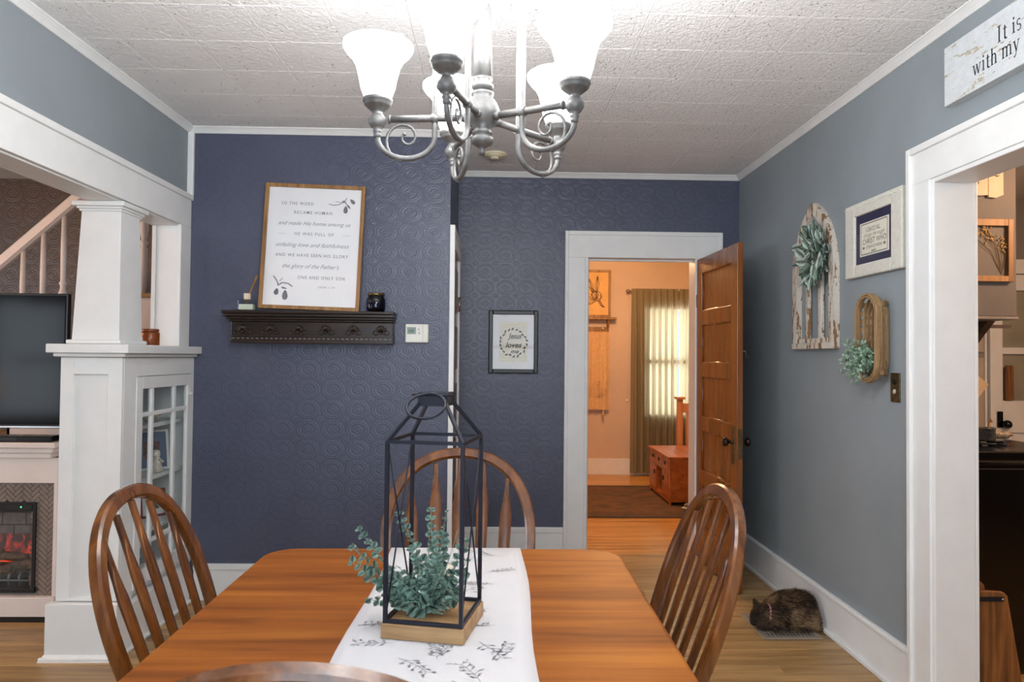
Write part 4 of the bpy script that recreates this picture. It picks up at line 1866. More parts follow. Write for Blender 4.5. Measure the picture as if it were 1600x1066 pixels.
# ================================================================== CHANDELIER
HC = Vector((-.036, 1.70, 0))
SZ = 1.960                      # height of the arm nodes
chd = empty('chandelier', (HC.x, HC.y, 1.80), 'pewter five arm chandelier with glowing white bell shades', 'chandelier')
SHG = NT('opal_glass_lit')
SHG.col(srgb(250, 250, 250))
SHG.set(.35)
SHG.p.inputs['Emission Color'].default_value = (.97, .985, 1, 1)
SHG.p.inputs['Emission Strength'].default_value = 15.0
SHG = SHG.m
BULB = emit('lit_bulb', (255, 250, 240), 20)
b = MB()
hx, hy = HC.x, HC.y
b.lathe([(0, -.075), (.007, -.074), (.009, -.066), (.006, -.058), (.012, -.055), (.026, -.046), (.028, -.034), (.018, -.028), (.024, -.024), (.024, -.018), (.018, -.012),
         (.034, .0), (.043, .02), (.043, .034), (.036, .052), (.024, .066), (.028, .071), (.028, .077), (.019, .081)], (hx, hy, SZ), 28)
b.build('hub_urn', PEWTER, chd)
b = MB()
b.lathe([(.019, .081), (.027, .088), (.027, .096), (.02, .102), (.024, .108), (.024, .113)], (hx, hy, SZ), 28)
b.build('collar', PEWTER, chd)
b = MB()
b.lathe([(.0235, .113), (.0215, .20), (.0195, .285), (.012, .30)], (hx, hy, SZ), 32, flute=.14)
b.build('fluted_shaft', PEWTER, chd)
b = MB()
b.lathe([(.012, .30), (.03, .312), (.031, .32), (.014, .33), (.009, .345), (.009, .44), (.016, .452), (.016, .462), (.006, .475), (.005, .50)], (hx, hy, SZ), 24)
b.build('finial', PEWTER, chd)
RA = .252
a0 = -16
for k in range(5):
    th = math.radians(a0+72*k)
    d = Vector((math.sin(th), -math.cos(th), 0))
    U3 = Vector((0, 0, 1))
    c = Vector((hx, hy, SZ))
    P3 = lambda r, z: c+d*r+U3*z
    arm = MB()
    arm.tube([P3(.035, .016), P3(.045, .015), P3(.052, .0145)], [.011, .0115, .008], 10)
    arm.tube([P3(.052, .0145), P3(.15, .010), P3(RA-.03, .006)], [.0085, .0085, .0078], 10)
    arm.tube([P3(RA-.032, .006), P3(RA-.026, .006)], [.0105, .0105], 10)
    arm.tube([P3(RA*.455-.008, .011), P3(RA*.455, .011), P3(RA*.455+.008, .011)], [.0115, .0135, .0115], 10)
    armo = arm.build('arm', PEWTER, chd)
    # node, socket cup
    b = MB()
    n = P3(RA, 0)
    b.lathe([(.006, -.04), (.009, -.036), (.0095, -.031), (.0075, -.029), (.0105, -.026), (.0105, -.022), (.008, -.019), (.015, -.014), (.0212, -.004), (.0212, .005), (.015, .015), (.0115, .02), (.0135, .024), (.021, .030), (.028, .036), (.0325, .040), (.0325, .045), (.0355, .047), (.0355, .055), (.032, .056), (.010, .05), (0, .05)], n, 20)
    b.build('socket_cup', PEWTER, chd)
    # U-shaped scroll below, running on as the upright rod
    rx = RA*.455
    b = MB()
    pts = [P3(RA, -.036)]
    cxr, rad = (RA+rx)/2, (RA-rx)/2
    for j in range(1, 15):
        a = pi*j/14
        pts.append(P3(cxr+rad*math.cos(a), -.036-.052*math.sin(a)))
    top = .36
    for j in range(1, 13):
        pts.append(P3(rx, -.036+(top+.036)*j/12))
    for j in range(1, 9):
        a = pi/2*j/8
        pts.append(P3(rx-(rx-.006)*math.sin(a)*1.0*(j/8)**.6, top+.13*(j/8)))
    rads = [.0068]*len(pts)
    b.tube(pts, rads, 8)
    b.build('scroll_rod', PEWTER, chd)
    # inner curl
    b = MB()
    cur = []
    for j in range(22):
        t = j/21
        a = -pi/2+t*2.55*pi
        rr_ = .041*(1-t)**.75+.006
        cur.append(P3(cxr-.002+rr_*math.cos(a)*.95+.012*(1-t), -.030+rr_*math.sin(a)-.016*(1-t)))
    b.tube(cur, [.0045*(1-.45*j/21) for j in range(22)], 7)
    b.ico(cur[-1], .0055, 1)
    b.build('curl', PEWTER, armo)
    # upper curl near the top
    b = MB()
    cur = []
    for j in range(18):
        t = j/17
        a = pi/2-t*2.3*pi
        rr_ = .030*(1-t)**.8+.005
        cur.append(P3(rx-.028+rr_*math.cos(a), .37+rr_*math.sin(a)))
    b.tube(cur, [.004*(1-.4*j/17) for j in range(18)], 7)
    b.build('upper_curl', PEWTER, armo)
    # bell shade, open at the top
    b = MB()
    prof = [(.024, .052), (.034, .062), (.041, .082), (.046, .108), (.053, .135), (.063, .153), (.076, .166), (.083, .176), (.084, .185), (.081, .187), (.078, .178), (.060, .158), (.049, .135), (.042, .108), (.037, .083), (.030, .066), (.020, .056)]
    b.lathe(prof, n, 28, cap=False)
    b.build('shade', SHG, chd)
    b = MB()
    b.lathe([(0, .052), (.012, .052), (.013, .075), (.026, .10), (.028, .118), (.02, .135), (0, .142)], n, 14)
    b.build('bulb', BULB, chd)
    point('chandelier_light', n+Vector((0, 0, .205)), 16.5, (.97, .985, 1), .05)
# chain and canopy
b = MB()
z = SZ+.50
b.lathe([(.0, 0), (.065, 0), (.065, -.01), (.03, -.03), (.012, -.04), (0, -.04)], (hx, hy, ZC-.0005), 24)
b.build('canopy', PEWTER, chd)
k = 0
while z < ZC-.045:
    b = MB()
    ring = []
    for j in range(14):
        a = 2*pi*j/14
        o2 = .009*math.cos(a)
        ring.append((hx+(o2 if k % 2 else 0), hy+(0 if k % 2 else o2), z+.016+.017*math.sin(a)))
    b.tube(ring, .0022, 6, closed=True)
    b.build('chain_link', PEWTER, chd)
    z += .0285
    k += 1

# smoke detector on the ceiling
o = empty('smoke_detector', (-.012, 4.50, ZC), 'round cream smoke detector on the ceiling behind the chandelier', 'smoke detector')
b = MB()
b.lathe([(0, 0), (.078, 0), (.078, -.008), (.07, -.014), (0, -.014)], (-.012, 4.50, ZC), 28)
b.build('base_plate', CREAM, o)
for j, (ra, rb) in enumerate(((.062, .054), (.046, .038))):
    b = MB()
    b.lathe([(ra, -.0142), (ra, -.02-.004*j), (rb, -.02-.004*j), (rb, -.0142)], (-.012, 4.50, ZC), 28, cap=False)
    b.build('grille_ring', CREAM, o)
b = MB()
b.lathe([(0, -.0142), (.03, -.0142), (.028, -.03), (.02, -.034), (0, -.034)], (-.012, 4.50, ZC), 20)
b.build('cap', CREAM, o)

# ================================================================== WALL WITH THE SHELF
sh = empty('wall_shelf', (-1.045, YB, 1.46), 'carved espresso wall shelf on the navy wall', 'shelf')
SX0, SX1 = -1.478, -.575
b = MB()
b.box(SX0-.042, SX1+.012, YB-.135, YB-.001, 1.624, 1.640, .004)
b.build('top_board', DARKW, sh)
b = MB()
for (e, z0, z1) in ((.034, 1.606, 1.624), (.022, 1.592, 1.606), (.010, 1.58, 1.592)):
    b.box(SX0-e, SX1+e*.3, YB-.095-e, YB-.001, z0, z1, .004)
b.build('cornice', DARKW, sh)
b = MB()
b.box(SX0, SX1, YB-.088, YB-.001, 1.46, 1.58, .003)
b.build('frieze', DARKW, sh)
b = MB()
b.box(SX0-.004, SX1+.004, YB-.094, YB-.088, 1.46, 1.474, .002)
b.box(SX0-.004, SX1+.004, YB-.093, YB-.088, 1.496, 1.502, .001)
b.build('lower_bead', DARKW, sh)
n = 34
for k in range(n):
    b = MB()
    x = SX0+.015+(SX1-SX0-.03)*k/(n-1)
    b.box(x-.007, x+.007, YB-.092, YB-.088, 1.482, 1.489, .001)
    b.build('dentil', PEWTER, sh)
for k in range(6):
    cx = SX0+.065+k*(SX1-SX0-.13)/5
    b = MB()
    for j in range(-3, 4):
        a = j*.42
        p0 = Vector((cx+.008*math.sin(a), YB-.089, 1.524+.006*math.cos(a)))
        p1 = Vector((cx+.036*math.sin(a), YB-.092, 1.524+.040*math.cos(a)))
        b.tube([p0, (p0+p1)/2+Vector((0, -.003, 0)), p1], [.003, .0065, .004], 6)
    b.ico((cx, YB-.09, 1.522), .010, 1)
    for s_ in (-1, 1):
        b.tube([Vector((cx+s_*.012, YB-.09, 1.516)), Vector((cx+s_*.032, YB-.092, 1.512)), Vector((cx+s_*.045, YB-.09, 1.52)), Vector((cx+s_*.04, YB-.09, 1.532))], [.004, .005, .004, .003], 6)
    b.build('carved_palmette', DARKW, sh)

# leaning print
PW_, PH_ = .566, .722
po = empty('framed_print', (-1.052, YB-.062, 1.640), 'tall oak framed verse print leaning on the dark shelf', 'framed print')
PM = Matrix.Translation((-1.052, YB-.062, 1.6405)) @ Matrix.Rotation(math.radians(1.6), 4, 'Y') @ Matrix.Rotation(math.radians(-3.4), 4, 'X')
fwid = .021
for q in ((-PW_/2, -PW_/2+fwid, 0, PH_), (PW_/2-fwid, PW_/2, 0, PH_), (-PW_/2+fwid, PW_/2-fwid, 0, fwid), (-PW_/2+fwid, PW_/2-fwid, PH_-fwid, PH_)):
    b = MB()
    b.box(q[0], q[1], -.018, .004, q[2]+.008, q[3]+.008, .0015, PM)
    b.build('frame_side', OAKF, po)
b = MB()
b.box(-PW_/2+fwid, PW_/2-fwid, -.007, .002, fwid+.008, PH_-fwid+.008, 0, PM)
b.build('board', PAPER, po)
iw, ih = PW_-2*fwid, PH_-2*fwid
m3 = PM.to_3x3()
pr = Print(PM @ Vector((-iw/2, -.007, PH_-fwid+.008)), m3 @ Vector((iw, 0, 0)), m3 @ Vector((0, 0, -ih)), m3 @ Vector((0, -1, 0)))
for (t, u0, u1, v_, h, s_, bo, sp) in (
        ('SO THE WORD', .14, .485, .147, .027, 0, .004, 1.3), ('BECAME HUMAN', .28, .69, .222, .027, 0, .004, 1.3),
        ('and made His home among us', .115, .90, .318, .034, .45, -.004, 1.0), ('HE WAS FULL OF', .30, .72, .404, .027, 0, .004, 1.3),
        ('unfailing love and faithfulness', .105, .895, .502, .036, .45, -.004, 1.0), ('AND WE HAVE SEEN HIS GLORY', .107, .89, .586, .027, 0, .004, 1.25),
        ('the glory of the Father\'s', .19, .80, .682, .036, .45, -.004, 1.0), ('ONE AND ONLY SON', .36, .865, .773, .028, 0, .004, 1.3), ('JOHN 1:14', .585, .76, .845, .016, 0, .003, 1.4)):
    pr.text(t, u0, u1, v_, h, s_, bo, sp)
pr.line([(.11, .395), (.2, .395)], .0015)
pr.line([(.82, .395), (.90, .395)], .0015)
lett = pr.build('lettering', INK, po)
pr = Print(PM @ Vector((-iw/2, -.007, PH_-fwid+.008)), m3 @ Vector((iw, 0, 0)), m3 @ Vector((0, 0, -ih)), m3 @ Vector((0, -1, 0)))
# pine sprig upper right and lower left
pr.line([(.65, .128), (.70, .138), (.76, .130), (.82, .105), (.84, .07)], .006)
pr.line([(.82, .105), (.87, .15)], .006)
pr.line([(.72, .105), (.78, .112), (.82, .09)], .004)
pr.leaf(.835, .205, -pi/2, .065, .036)
pr.leaf(.93, .12, -pi*.75, .055, .03)
pr.leaf(.79, .10, .3, .04, .012)
pr.leaf(.85, .13, .9, .045, .014)
pr.line([(.10, .755), (.135, .79), (.16, .83)], .009)
pr.line([(.15, .835), (.2, .81), (.26, .815), (.31, .84)], .009)
pr.line([(.17, .80), (.2, .77)], .005)
pr.leaf(.235, .955, -pi/2, .085, .045)
pr.leaf(.135, .915, -pi*.42, .055, .034)
pr.leaf(.19, .85, .2, .05, .014)
pr.leaf(.15, .86, 2.2, .05, .014)
pr.build('pine_sprig_print', INK, po)

# reed diffuser
o = empty('reed_diffuser', (-1.393, YB-.08, 1.640), 'small glass reed diffuser bottle with wooden reeds left of the print', 'diffuser')
dx, dy, dz = -1.393, YB-.08, 1.6405
b = MB()
b.box(dx-.044, dx+.044, dy-.028, dy+.028, dz, dz+.062, .006)
b.build('bottle', BOTTLE, o)
b = MB()
b.box(dx-.039, dx+.039, dy-.023, dy+.023, dz+.004, dz+.036, .004)
b.build('oil', plain('pale_oil', (212, 212, 196), .15, var=.02), o)
b = MB()
b.lathe([(0, .062), (.017, .062), (.019, .066), (.019, .094), (.016, .097), (.006, .097), (0, .09)], (dx, dy, dz), 16)
b.build('collar', plain('pale_wood_cap', (210, 196, 174), .5), o)
for k, (ex, ey, h) in enumerate(((.055, .0, .205), (.045, .01, .2), (.06, -.006, .195))):
    b = MB()
    b.tube([(dx-.012-.008*k, dy, dz+.01), (dx+ex, dy+ey, dz+h)], .0022, 5)
    b.build('reed', OAKF, o)

# navy candle jar
NAVY = glass('navy_glass', (.22, .24, .42, 1), .05, 1.5, 1.0)
NAVYW = plain('navy_wax', (74, 76, 120), .5)
o = empty('navy_candle_jar', (-.672, YB-.08, 1.640), 'squat navy glass candle jar with metal lid right of the print', 'jar')
jx, jy, jz = -.672, YB-.08, 1.6405
b = MB()
b.lathe([(0, 0), (.040, 0), (.049, .006), (.053, .02), (.053, .066), (.047, .082), (.044, .088), (.044, .092), (.041, .092), (.041, .084), (.048, .064), (.048, .022), (.04, .01), (0, .008)], (jx, jy, jz), 28)
b.build('glass_jar', NAVY, o)
b = MB()
b.lathe([(0, .0105), (.038, .0105), (.046, .022), (.046, .064), (0, .064)], (jx, jy, jz), 24)
b.build('candle', NAVYW, o)
b = MB()
b.lathe([(0, .0925), (.047, .0925), (.048, .096), (.048, .104), (.045, .107), (0, .107)], (jx, jy, jz), 28)
b.build('lid', BRASS, o)

# thermostat
o = empty('thermostat', (-.447, YB, 1.47), 'white rectangular thermostat with a small green display', 'thermostat')
b = MB()
b.box(-.513, -.381, YB-.026, YB-.0005, 1.471, 1.577, .006)
b.build('case', PLASTW, o)
b = MB()
b.box(-.502, -.452, YB-.0275, YB-.026, 1.52, 1.56, .001)
b.build('display', LCD, o)
for z in (1.548, 1.526):
    b = MB()
    b.box(-.440, -.426, YB-.029, YB-.026, z-.006, z+.006, .002)
    b.build('button', plain('pale_grey_button', (190, 190, 184), .4), o)
pr = Print((-.502, YB-.0275, 1.56), (.05, 0, 0), (0, 0, -.04), (0, -1, 0), .0004)
pr.text('68', .2, .75, .72, .42)
pr.build('digits', INKD, o)
b = MB()
b.box(-.413, -.411, YB-.0265, YB-.026, 1.478, 1.57)
b.build('cover_seam', plain('seam_grey', (170, 168, 160), .5), o)

# black framed print beside the doorway
o = empty('black_framed_print', (.130, YK, 1.28), 'small black framed lettering print left of the bedroom doorway', 'framed print')
x0, x1, z0, z1 = -.044, .304, 1.278, 1.721
f_ = .03
BLKF = plain('black_beaded_frame', (30, 28, 30), .4)
for q in ((x0, x0+f_, z0, z1), (x1-f_, x1, z0, z1), (x0+f_, x1-f_, z0, z0+f_), (x0+f_, x1-f_, z1-f_, z1)):
    b = MB()
    b.box(q[0], q[1], YK-.024, YK-.0005, q[2], q[3], .005)
    b.build('frame_side', BLKF, o)
b = MB()
for s_ in range(34):
    z = z0+.006+(z1-z0-.012)*s_/33
    for x in (x0+.005, x1-.005):
        b.ico((x, YK-.024, z), .0045, 1)
for s_ in range(27):
    x = x0+.006+(x1-x0-.012)*s_/26
    for z in (z0+.005, z1-.005):
        b.ico((x, YK-.024, z), .0045, 1)
b.build('bead_border', BLKF, o, kind='stuff')
b = MB()
b.box(x0+f_, x1-f_, YK-.012, YK-.001, z0+f_, z1-f_)
b.build('mat', PAPER, o)
iw, ih = x1-x0-2*f_, z1-z0-2*f_
b = MB()
b.box(x0+f_+iw*.16, x1-f_-iw*.16, YK-.0128, YK-.012, z0+f_+ih*.13, z1-f_-ih*.13)
b.build('page', PAPER_OLD, o)
pr = Print((x0+f_, YK-.0128, z1-f_), (iw, 0, 0), (0, 0, -ih), (0, -1, 0))
pr.text('Jesus', .36, .70, .44, .10, .35, .022)
pr.text('loves', .31, .71, .60, .10, .35, .022)
pr.text('me', .43, .64, .71, .08, .35, .022)
rl2 = random.Random(8)
for k in range(22):
    a = k/22*2*pi
    u, v_ = .5+.31*math.cos(a), .52+.235*math.sin(a)
    pr.leaf(u, v_, a+rl2.uniform(.8, 2.0), .062, .03)
pr.build('lettering', INKD, o)
pr = Print((x0+f_, YK-.0128, z1-f_), (iw, 0, 0), (0, 0, -ih), (0, -1, 0))
for k in range(14):
    v_ = .19+k*.046
    if .28 < v_ < .73:
        pr.line([(.2, v_), (.25, v_)], .004)
        continue
    pr.line([(.2, v_), (.78, v_)], .005)
pr.build('page_text', plain('faint_page_ink', (186, 182, 168), .8), o)
b = MB()
b.box(x0+f_, x1-f_, YK-.0165, YK-.016, z0+f_, z1-f_)
b.build('glass', PICGL, o)

# ================================================================== RIGHT WALL
# ---- a small serif alphabet: each glyph = (advance, [(points, widths)])
def arc(cx, cy, rx, ry, a0, a1, n=12, thick=.115, thin=.045):
    pts, ws = [], []
    for k in range(n+1):
        a = math.radians(a0+(a1-a0)*k/n)
        pts.append((cx+rx*math.cos(a), cy+ry*math.sin(a)))
        ws.append(thin+(thick-thin)*abs(math.cos(a)))
    return pts, ws


def st(x0, y0, x1, y1, w_=.105):
    return [(x0, y0), (x1, y1)], [w_, w_]


def sf(x, y, l=.13):
    return [(x-l, y), (x+l, y)], [.035, .035]


GL = {
    'I': (.42, [st(.2, 0, .2, .7), sf(.2, .0175), sf(.2, .6825)]),
    't': (.34, [st(.16, .08, .16, .58, .095), ([(.03, .45), (.3, .45)], [.04, .04]), arc(.27, .09, .11, .09, 180, 300, 6)]),
    'i': (.28, [st(.14, 0, .14, .46, .095), sf(.14, .0175, .11), ([(.04, .43), (.14, .455)], [.035, .05]), ([(.09, .62), (.19, .62)], [.1, .1])]),
    's': (.38, [arc(.19, .35, .12, .115, 40, 270, 10, .07, .04), arc(.19, .12, .13, .12, 90, -140, 10, .07, .04)]),
    'w': (.70, [st(.08, .46, .22, 0, .09), st(.22, 0, .36, .44, .045), st(.34, .46, .48, 0, .09), st(.48, 0, .62, .46, .045), sf(.08, .4425, .09), sf(.34, .4425, .07), sf(.62, .4425, .08)]),
    'e': (.44, [arc(.22, .23, .165, .23, 10, 320, 16, .09, .04), ([(.07, .26), (.38, .26)], [.035, .035])]),
    'l': (.28, [st(.14, 0, .14, .72, .095), sf(.14, .0175, .11), ([(.04, .69), (.14, .715)], [.035, .05])]),
    'h': (.52, [st(.12, 0, .12, .72, .095), sf(.12, .0175, .1), ([(.02, .69), (.12, .715)], [.035, .05]), arc(.26, .31, .135, .15, 160, 0, 8, .09, .045), st(.395, 0, .395, .31, .095), sf(.4, .0175, .1)]),
    'm': (.80, [st(.12, 0, .12, .46, .095), sf(.12, .0175, .1), ([(.02, .43), (.12, .455)], [.035, .05]), arc(.25, .31, .13, .15, 160, 0, 8, .09, .045), st(.38, 0, .38, .31, .095), sf(.38, .0175, .1),
                arc(.52, .31, .135, .15, 160, 0, 8, .09, .045), st(.655, 0, .655, .31, .095), sf(.66, .0175, .1)]),
    'y': (.46, [st(.08, .46, .23, .02, .09), st(.39, .46, .17, -.16, .045), sf(.08, .4425, .08), sf(.39, .4425, .08), ([(.17, -.16), (.11, -.2), (.06, -.19)], [.045, .06, .07])]),
    'o': (.48, [arc(.24, .23, .17, .23, 0, 360, 22, .1, .04)]),
    'u': (.52, [st(.12, .14, .12, .46, .09), arc(.25, .15, .13, .15, 180, 330, 8, .09, .045), st(.39, 0, .39, .46, .09), sf(.07, .4425, .06), sf(.34, .4425, .06), sf(.44, .0175, .06)]),
    ' ': (.24, []),
}


def serif(pr, body, u0, v_, cap):
    """cap height cap (fraction of V); letters advance along U by true proportion"""
    asp = pr.V.length/pr.U.length*.8
    k = cap/.7
    x = 0
    for chx in body:
        adv, strokes = GL[chx]
        for pts, ws in strokes:
            L, Rr = [], []
            for i, (px, py) in enumerate(pts):
                a, c = pts[max(i-1, 0)], pts[min(i+1, len(pts)-1)]
                dx, dy = c[0]-a[0], c[1]-a[1]
                n_ = math.hypot(dx, dy) or 1
                nx_, ny_ = -dy/n_*ws[i]/2, dx/n_*ws[i]/2
                L.append((px+nx_, py+ny_))
                Rr.append((px-nx_, py-ny_))
            f = lambda q: (u0+(x+q[0])*k*asp, v_-q[1]*k)
            for i in range(len(pts)-1):
                pr.poly([f(L[i]), f(L[i+1]), f(Rr[i+1]), f(Rr[i])])
        x += adv+.035
    return x*k*asp


sg = empty('wooden_sign', (XR-.02, 2.24, 2.354), 'white distressed lettered sign above the kitchen doorway', 'sign')
SY0, SY1, SZ0, SZ1 = 1.876, 2.604, 2.356, 2.578
b = MB()
b.box(XR-.040, XR-.0005, SY0, SY1, SZ0, SZ1, .002)
b.build('sign_board', SIGNP, sg)
pr = Print((XR-.040, SY1, SZ1), (0, SY0-SY1, 0), (0, 0, SZ0-SZ1), (-1, 0, 0), .0007)
serif(pr, 'It is well', (SY1-2.325)/(SY1-SY0), .47, .25)
serif(pr, 'with my soul', (SY1-2.445)/(SY1-SY0), .76, .25)
pr.build('lettering', INKD, sg)

# ---- arched window decor
AX = XR-.016
AY, AZ0 = 3.739, 1.455
ar = empty('arched_window_decor', (XR-.01, AY, AZ0), 'chippy white gothic arch window frame on the grey wall', 'wall decor')
ha, hz, hg = .2175, 1.85, .36
Rg = (ha*ha+hg*hg)/(2*ha)
for sgn in (-1, 1):
    rim = []
    for e in (.028, -.028):
        row = [(AX-.015, AY+sgn*(ha+e), AZ0+.002), (AX-.015, AY+sgn*(ha+e), hz)]
        amax = math.acos((Rg-ha)/(Rg+e))
        for k in range(1, 15):
            a = amax*k/14
            row.append((AX-.015, AY+sgn*(ha-Rg+(Rg+e)*math.cos(a)), hz+(Rg+e)*math.sin(a)))
        rim.append(row)
    b = MB()
    for k in range(len(rim[0])-1):
        b.poly([rim[0][k], rim[0][k+1], rim[1][k+1], rim[1][k]], (.0305, 0, 0))
    bmesh.ops.remove_doubles(b.bm, verts=b.bm.verts[:], dist=1e-5)
    b.build('arch_side', ARCHW, ar)
for sgn in (-1, 1):
    b = MB()
    y = AY+sgn*.075
    pts = [(AX+.002, y, AZ0+.05+(hz-.05-AZ0)*k/4) for k in range(5)]
    for k in range(1, 8):
        t = k/7
        pts.append((AX+.002, y-sgn*.15*t*t, hz+.215*t-.02*t*t))
    b.rbar(pts, .034, .02, ref=(1, 0, 0), c=.12)
    b.build('mullion', ARCHW, ar)
b = MB()
b.box(AX-.02, AX+.0155, AY-ha-.029, AY+ha+.029, AZ0-.002, AZ0+.03, .003)
b.box(AX-.012, AX+.012, AY-ha+.02, AY+ha-.02, AZ0+.03, AZ0+.055, .003)
b.build('sill', ARCHW, ar)

# wreath of lamb's ear leaves
wr = empty('leaf_wreath', (1.68, 3.715, 1.93), 'pale sage leaf wreath hanging on the arched window decor', 'wreath')
WLEAF = leaf_mesh('leaf', 1, .54, SAGE, .12, 6)
WLEAF2 = leaf_mesh('leaf', 1, .54, plain('dark_sage_leaf', (116, 138, 120), .7, var=.2, vscale=50), .12, 6)
rw = random.Random(21)
Wi = WM[wr.name].inverted()
b = MB()
ring = [(1.688, 3.668+.085*math.cos(2*pi*k/20), 1.94+.085*math.sin(2*pi*k/20)) for k in range(20)]
b.tube(ring, .006, 6, closed=True)
b.build('twig_ring', DARKW2, wr)
for k in range(150):
    a = rw.uniform(0, 2*pi)
    rr_ = .085*math.sqrt(rw.uniform(.0, 1.15))
    p = Vector((1.686-rw.uniform(0, .03), 3.648+rr_*math.cos(a)*1.25, 1.945+rr_*math.sin(a)*1.3))
    da = a+rw.uniform(-1.7, 1.7)
    d = Vector((-rw.uniform(.05, .5), math.cos(da)*.8, math.sin(da)-.45))
    up = Vector((-1, rw.uniform(-.4, .4), rw.uniform(-.1, .5)))
    piece('leaf', WLEAF if rw.random() < .66 else WLEAF2, wr, M=Wi @ leaf_matrix(p, d, up, rw.uniform(.06, .09), rw.uniform(-.5, .5)))

# ---- cream frame with navy mat
fo = empty('cream_framed_print', (XR-.01, 3.145, 1.785), 'chippy cream frame with a navy mat and verse print on the grey wall', 'framed print')
y1, y0, z0, z1 = 3.385, 2.905, 1.786, 2.136
FYW = .085
fx = XR-.028
for q in ((y0, y0+FYW, z0, z1), (y1-FYW, y1, z0, z1), (y0+FYW, y1-FYW, z0, z0+.058), (y0+FYW, y1-FYW, z1-.062, z1)):
    b = MB()
    b.box(fx, XR-.0005, q[0], q[1], q[2], q[3], .006)
    b.build('frame_side', FRAMEW, fo)
b = MB()
for s_ in range(30):
    y = y0+.01+(y1-y0-.02)*s_/29
    b.ico((fx, y, z1-.02), .006, 1, (1, 1.3, .8))
b.build('carved_edge', FRAMEW, fo, kind='stuff')
my0, my1, mz0, mz1 = y0+FYW, y1-FYW, z0+.058, z1-.062
b = MB()
b.box(fx+.012, fx+.016, my0, my1, mz0, mz1)
b.build('mat', MATBLUE, fo)
py0_, py1_, pz0_, pz1_ = my0+.030, my1-.037, mz0+.035, mz1-.040
b = MB()
b.box(fx+.0105, fx+.012, py0_, py1_, pz0_, pz1_)
b.build('print_sheet', PAPER_OLD, fo)
pr = Print((fx+.0105, py1_, pz1_), (0, py0_-py1_, 0), (0, 0, pz0_-pz1_), (-1, 0, 0), .0006)
pr.text('I CAN DO ALL', .22, .72, .30, .14, 0, .01)
pr.text('things through', .14, .86, .45, .12, .35, -.004)
pr.text('CHRIST WHO', .10, .92, .66, .17, 0, .01)
pr.text('STRENGTHENS', .22, .78, .80, .09, 0, .012)
pr.text('ME', .42, .58, .92, .07, 0, .006)
for q in (.05, .95):
    pr.line([(q, .05), (q, .95)], .025)
    pr.line([(.05, q), (.95, q)], .03)
for u in (.14, .86):
    pr.poly([(u-.05, .76), (u, .71), (u+.05, .76), (u, .81)])
pr.build('lettering', INKB, fo)
b = MB()
b.box(fx+.007, fx+.0078, my0, my1, mz0, mz1)
b.build('glass', PICGL, fo)

# ---- hanging splint basket
bk = empty('wall_basket', (XR-.03, 3.05, 1.30), 'long woven splint basket hanging on the grey wall', 'basket')
BYc, BZc = 3.10, 1.495


def stadium(x, hw_, hh, n=10):
    pts = []
    for k in range(n+1):
        a = pi*k/n
        pts.append((x, BYc+hw_*math.cos(a), BZc+(hh-hw_)+hw_*math.sin(a)))
    for k in range(n+1):
        a = pi+pi*k/n
        pts.append((x, BYc+hw_*math.cos(a), BZc-(hh-hw_)+hw_*math.sin(a)))
    return pts


b = MB()
b.rbar(stadium(1.664, .090, .195), .010, .030, ref=(1, 0, 0), closed=True)
b.build('outer_rim', SPLINT, bk)
b = MB()
b.rbar(stadium(1.659, .079, .184), .008, .020, ref=(1, 0, 0), closed=True)
b.build('inner_rim', SPLINT, bk)
for k, (x, hw_, hh) in enumerate(((1.690, .076, .180), (1.705, .066, .170), (1.718, .055, .158))):
    b = MB()
    b.rbar(stadium(x, hw_, hh), .004, .017, ref=(1, 0, 0), closed=True)
    b.build('weaver', SPLINT, bk)
for k in range(9):
    z = BZc-.15+k*.0375
    b = MB()
    wob = .003*(-1)**k
    pts = [(1.667, BYc-.085, z), (1.690, BYc-.078-wob, z), (1.705, BYc-.068+wob, z), (1.718, BYc-.057, z), (1.724, BYc-.045, z), (1.7255, BYc, z),
           (1.724, BYc+.045, z), (1.718, BYc+.057, z), (1.705, BYc+.068-wob, z), (1.690, BYc+.078+wob, z), (1.667, BYc+.085, z)]
    b.sweep(pts, [(-.001, -.012), (.001, -.012), (.001, .012), (-.001, .012)], ref=(0, 0, 1), smooth=False)
    b.build('splint', SPLINT, bk)
for k in (-1, 1):
    b = MB()
    pts = [(1.7255, BYc+k*.03, BZc-.17), (1.722, BYc+k*.03, BZc), (1.7255, BYc+k*.03, BZc+.17)]
    b.sweep(pts, [(-.010, -.001), (.010, -.001), (.010, .001), (-.010, .001)], ref=(1, 0, 0), smooth=False)
    b.build('splint', SPLINT, bk)
for k in range(12):
    b = MB()
    z = BZc-.16+k*.029
    b.ico((1.664, BYc-.0965, z), .002, 1)
    b.build('rivet', BRASS, bk)

